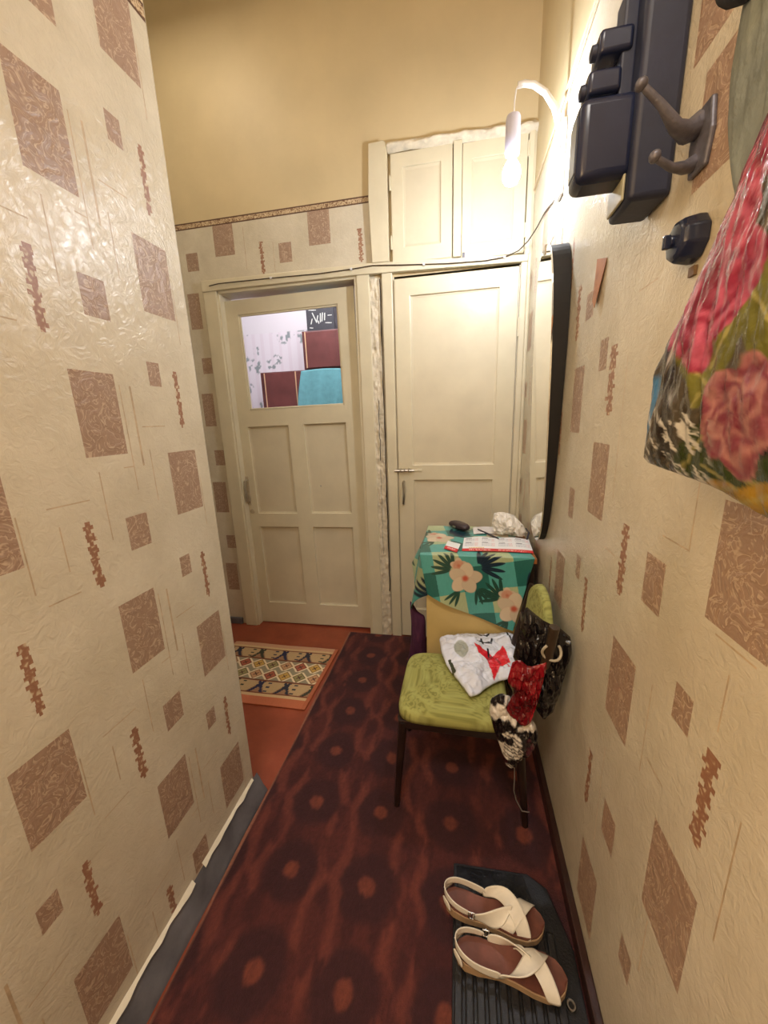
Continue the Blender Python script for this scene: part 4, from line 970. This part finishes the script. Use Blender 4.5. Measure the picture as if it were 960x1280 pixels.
# ------------------------------------------------------------------ sandals
FOOT = mottled('brown_leather_footbed', rgb(112, 66, 54), .16, 22, .5, .2, 60)
SOLE = mottled('tan_sole_edge', rgb(176, 146, 112), .1, 30, .5, .1, 60)
STRAP = mottled('white_leather', rgb(240, 234, 220), .04, 18, .42, .15, 90)
def hw(s):
    """half width along the length (0 heel .. 1 toe)"""
    return np.interp(s, [0, .03, .10, .22, .40, .55, .70, .82, .92, .975, 1.0], [.0, .018, .030, .034, .031, .036, .044, .045, .036, .020, .0])
def sandal(nm, loc, rz, flip, label, LEN=.292):
    r = empty(nm, loc, rz); tag(r, label, 'sandal')
    fy = -1 if flip else 1
    n = 60; s = np.linspace(0, 1, n)
    def sole(name, g, z0, z1, mat, dish=0.0):
        V = []; Fc = []
        nv = 9
        for k in range(n):
            wv = hw(s[k]) + g; wv = max(wv, 0.0005)
            off = .006 * fy * math.sin(s[k] * 3.1)
            lift = .010 * math.exp(-((s[k]) / .25) ** 2) + .008 * max(0, (s[k] - .8) / .2) ** 2
            for j in range(nv):
                t_ = -1 + 2 * j / (nv - 1); V.append((s[k] * LEN, t_ * wv + off, z1 + lift - dish * (1 - t_ ** 2)))
            for j in range(nv):
                t_ = -1 + 2 * j / (nv - 1); V.append((s[k] * LEN, t_ * wv + off, z0 + (lift * .6 if s[k] > .8 else 0)))
        W = 2 * nv
        for k in range(n - 1):
            for j in range(nv - 1):
                Fc.append((k * W + j, (k + 1) * W + j, (k + 1) * W + j + 1, k * W + j + 1)); Fc.append((k * W + nv + j, k * W + nv + j + 1, (k + 1) * W + nv + j + 1, (k + 1) * W + nv + j))
            Fc.append((k * W, k * W + nv, (k + 1) * W + nv, (k + 1) * W)); Fc.append((k * W + nv - 1, (k + 1) * W + nv - 1, (k + 1) * W + W - 1, k * W + W - 1))
        Fc.append(tuple(range(nv)) + tuple(range(W - 1, nv - 1, -1))); e = (n - 1) * W; Fc.append(tuple(e + q for q in range(nv))[::-1] + tuple(e + q for q in range(nv, W)))
        mb = MB(); mb.add(V, Fc); return mb.build(name, mat, r, smooth=True, angle=50)
    sole('outsole', .002, 0, .017, SOLE); sole('footbed', -.0015, .015, .0235, FOOT, .003)
    def S(a, b, z): return (a * LEN, b * fy, z)
    # strap crossing the toes from the far side arch to the near side, and the one over it
    ribbon('toe_strap', STRAP, [S(.60, .040, .012), S(.63, .040, .034), S(.70, .016, .056), S(.79, -.016, .054), S(.85, -.040, .034), S(.87, -.046, .012)], [(.022, .004 * fy, 0), (.022, .004 * fy, 0), (.019, .012 * fy, 0), (.017, .011 * fy, 0), (.018, .004 * fy, 0), (.018, .0, 0)], r)
    ribbon('cross_strap', STRAP, [S(.40, -.034, .030), S(.52, -.037, .046), S(.62, -.024, .061), S(.71, .006, .065), S(.78, .034, .044), S(.80, .047, .012)], [(.004, -.003 * fy, .018), (.008, -.007 * fy, .018), (.014, -.013 * fy, .010), (.020, -.011 * fy, 0), (.020, -.004 * fy, 0), (.020, 0, 0)], r)
    ribbon('heel_strap', STRAP, [S(.42, -.034, .032), S(.27, -.038, .040), S(.12, -.036, .052), S(.02, -.020, .060), S(-.012, .0, .062), S(.02, .020, .060), S(.12, .036, .050), S(.27, .038, .042)], [(0, 0, .014), (0, 0, .012), (0, 0, .011), (0, 0, .011), (0, 0, .011), (0, 0, .011), (0, 0, .010), (0, 0, .010)], r)
    ribbon('side_panel', STRAP, [S(.30, .037, .034), S(.40, .036, .036), S(.50, .034, .041), S(.60, .027, .050), S(.66, .016, .058)], [(.0, .002 * fy, .012), (0, .002 * fy, .020), (.004, -.010 * fy, .026), (.006, -.016 * fy, .020), (.012, -.018 * fy, .008)], r)
    ribbon('heel_tab', STRAP, [S(.04, -.028, .024), S(.02, -.020, .045)], [(.012, -.012 * fy, 0)] * 2, r)
    ribbon('heel_tab', STRAP, [S(.04, .028, .024), S(.02, .020, .045)], [(.012, .012 * fy, 0)] * 2, r)
    mb = MB(); x, y_ = .285 * LEN, .041 * fy
    mb.tube([(x - .008, y_, .030), (x + .008, y_, .030), (x + .008, y_, .054), (x - .008, y_, .054), (x - .008, y_, .030)], .0018, 6); mb.tube([(x, y_ + .001 * fy, .028), (x, y_ + .002 * fy, .056)], .0015, 6); mb.build('buckle', METAL, r, smooth=True)
    return r
sandal('sandal', (-.030, .885, .029), math.radians(-4), True, 'white strapped sandal farther back on the mat, nearer the chair', .290)
sandal('sandal', (.004, .768, .029), math.radians(-3), False, 'white strapped sandal nearer the camera, its shadow on the mat ribs', .290)

# ------------------------------------------------------------------ room behind the glazed door
mb = MB(); mb.box((-4.2, 2.56, -.05), (.4, 4.9, 0)); tag(mb.build('floor_kitchen', FLOOR), kind='structure')
mb = MB(); mb.box((-4.2, 2.56, 3.9), (.4, 4.9, 3.95)); tag(mb.build('ceiling_kitchen', PINK), kind='structure')
mb = MB(); mb.box((-4.25, 2.50, 0), (-4.2, 4.9, 3.9)); mb.box((-4.2, 2.50, 0), (-2.4, 2.56, 3.9)); tag(mb.build('wall_kitchen_left', PINK), kind='structure')
mb = MB(); mb.box((-.5, 2.96, 0), (-.45, 4.9, 3.9)); mb.box((-.5, 2.56, 0), (-.49, 2.96, 3.9)); tag(mb.build('wall_kitchen_right', PINK), kind='structure')
def kw(U, V, P):
    x, z = P[..., 0], P[..., 2]
    c = np.ones(x.shape + (3,)) * C3(228, 222, 228)
    c = lerp(c, C3(206, 186, 196), (np.abs((x * 9) % 1 - .5) < .18) * .22)
    k = np.zeros(x.shape)
    px, pz = .40, .62
    for (ox, oz, R) in ((0, 0, .10), (.12, -.1, .07), (-.05, -.17, .06), (.20, -.30, .09), (.10, -.38, .07)):
        for dxx in range(-1, 2):
            xx = ((x + 4.2 + ox) % px) - px * .5 ; zz = ((z + oz + np.floor((x + 4.2 + ox) / px) * .31) % pz) - pz * .5
            k = np.maximum(k, sm(R, R * .7, np.hypot(xx, zz)))
    lv = sm(.53, .57, fbm(x * 32, z * 32, 3, 2)) * k
    c = lerp(c, C3(120, 136, 136), lv * .85)
    c = lerp(c, C3(226, 222, 226), (z > 2.53) * 1.0)
    return c
kb2 = surf('wall_kitchen_back', attr_mat('kitchen_wallpaper', .7), 460, 340, lambda U, V: (-4.2 + U * 3.75, 4.42 + 0 * U, V * 3.9), kw); kb2['kind'] = 'structure'
RWOOD = mottled('red_brown_veneer', rgb(100, 56, 54), .10, 8, .3, 0)
RW2 = mottled('red_brown_veneer_door', rgb(110, 62, 58), .10, 8, .28, 0)
TRIMM = mottled('pale_edge_strip', rgb(214, 178, 140), .05, 9, .4, 0)
wr = tag(empty('wardrobe', (-1.70, 4.2, 0)), 'red brown wardrobe seen through the door glass, taller section at right', 'wardrobe')
def W_(x, y, z): return (x + 1.70, y - 4.2, z)
mb = MB(); mb.box(W_(-2.13, 4.02, 0), W_(-.75, 4.41, 2.045)); mb.build('lower_cabinet', RWOOD, wr, bevel=.004)
mb = MB(); mb.box(W_(-1.62, 4.02, 2.048), W_(-.75, 4.41, 2.42)); mb.build('upper_cabinet', RWOOD, wr, bevel=.004)
for x0, x1 in ((-2.075, -1.73), (-1.72, -1.28)):
    mb = MB(); mb.box(W_(x0, 4.005, .06), W_(x1, 4.019, 2.035)); mb.build('door', RW2, wr, bevel=.004)
mb = MB(); mb.box(W_(-1.575, 4.005, 2.06), W_(-1.19, 4.019, 2.41)); mb.build('door', RW2, wr, bevel=.004)
for x in (-2.082, -1.725):
    mb = MB(); mb.box(W_(x, 4.000, .06), W_(x + .010, 4.006, 2.035)); mb.build('edge_strip', TRIMM, wr)
for x in (-1.585, -1.185):
    mb = MB(); mb.box(W_(x, 4.000, 2.06), W_(x + .010, 4.006, 2.41)); mb.build('edge_strip', TRIMM, wr)
def towel(U, V):
    x = -1.64 + U * .44 - .05 * V * (1 - U) ** 2 - .03 * np.sin(V * 3) * (U < .1); z = 2.030 - V * .60 + .012 * np.sin(U * 3)
    y = 3.992 - .018 - .018 * V * (1 + np.sin(U * 16 + V * 2)) + .0 * U
    return x, y, z
tw = surf('hanging_towel', mottled('teal_terry', rgb(104, 164, 172), .06, 20, .9, .4, 200), 70, 40, towel, thick=.006)
tag(tw, 'pale teal towel hanging over the wardrobe doors behind the glass', 'towel')
def bx_col(U, V, P):
    c = np.ones(U.shape + (3,)) * C3(52, 52, 58)
    for (x0, z0, x1, z1) in ((.22, .75, .36, .35), (.36, .35, .42, .62), (.52, .70, .50, .35), (.60, .72, .56, .38), (.68, .70, .66, .42), (.1, .88, .35, .86), (.1, .14, .2, .12), (.8, .6, .92, .6), (.7, .3, .9, .28), (.2, .5, .15, .3), (.42, .4, .44, .3)):
        d = np.array([x1 - x0, z1 - z0]); L2 = (d ** 2).sum(); t_ = np.clip(((U - x0) * d[0] + (V - z0) * d[1]) / L2, 0, 1)
        c = lerp(c, C3(200, 204, 196), sm(.022, .012, np.hypot(U - x0 - t_ * d[0], V - z0 - t_ * d[1])))
    return c
sb = tag(empty('storage_box', (-1.42, 4.2, 2.42)), 'black storage box with white drawings on top of the wardrobe', 'box')
mb = MB(); mb.box((-.155, -.14, .0), (.150, .16, .245)); mb.build('box_body', mottled('black_card', rgb(44, 44, 50), .1, 10, .5, 0), sb, bevel=.008)
surf('printed_front', attr_mat('box_print', .5), 90, 70, lambda U, V: (-.148 + U * .29, -.1415 + 0 * U, .006 + V * .225), bx_col, sb)
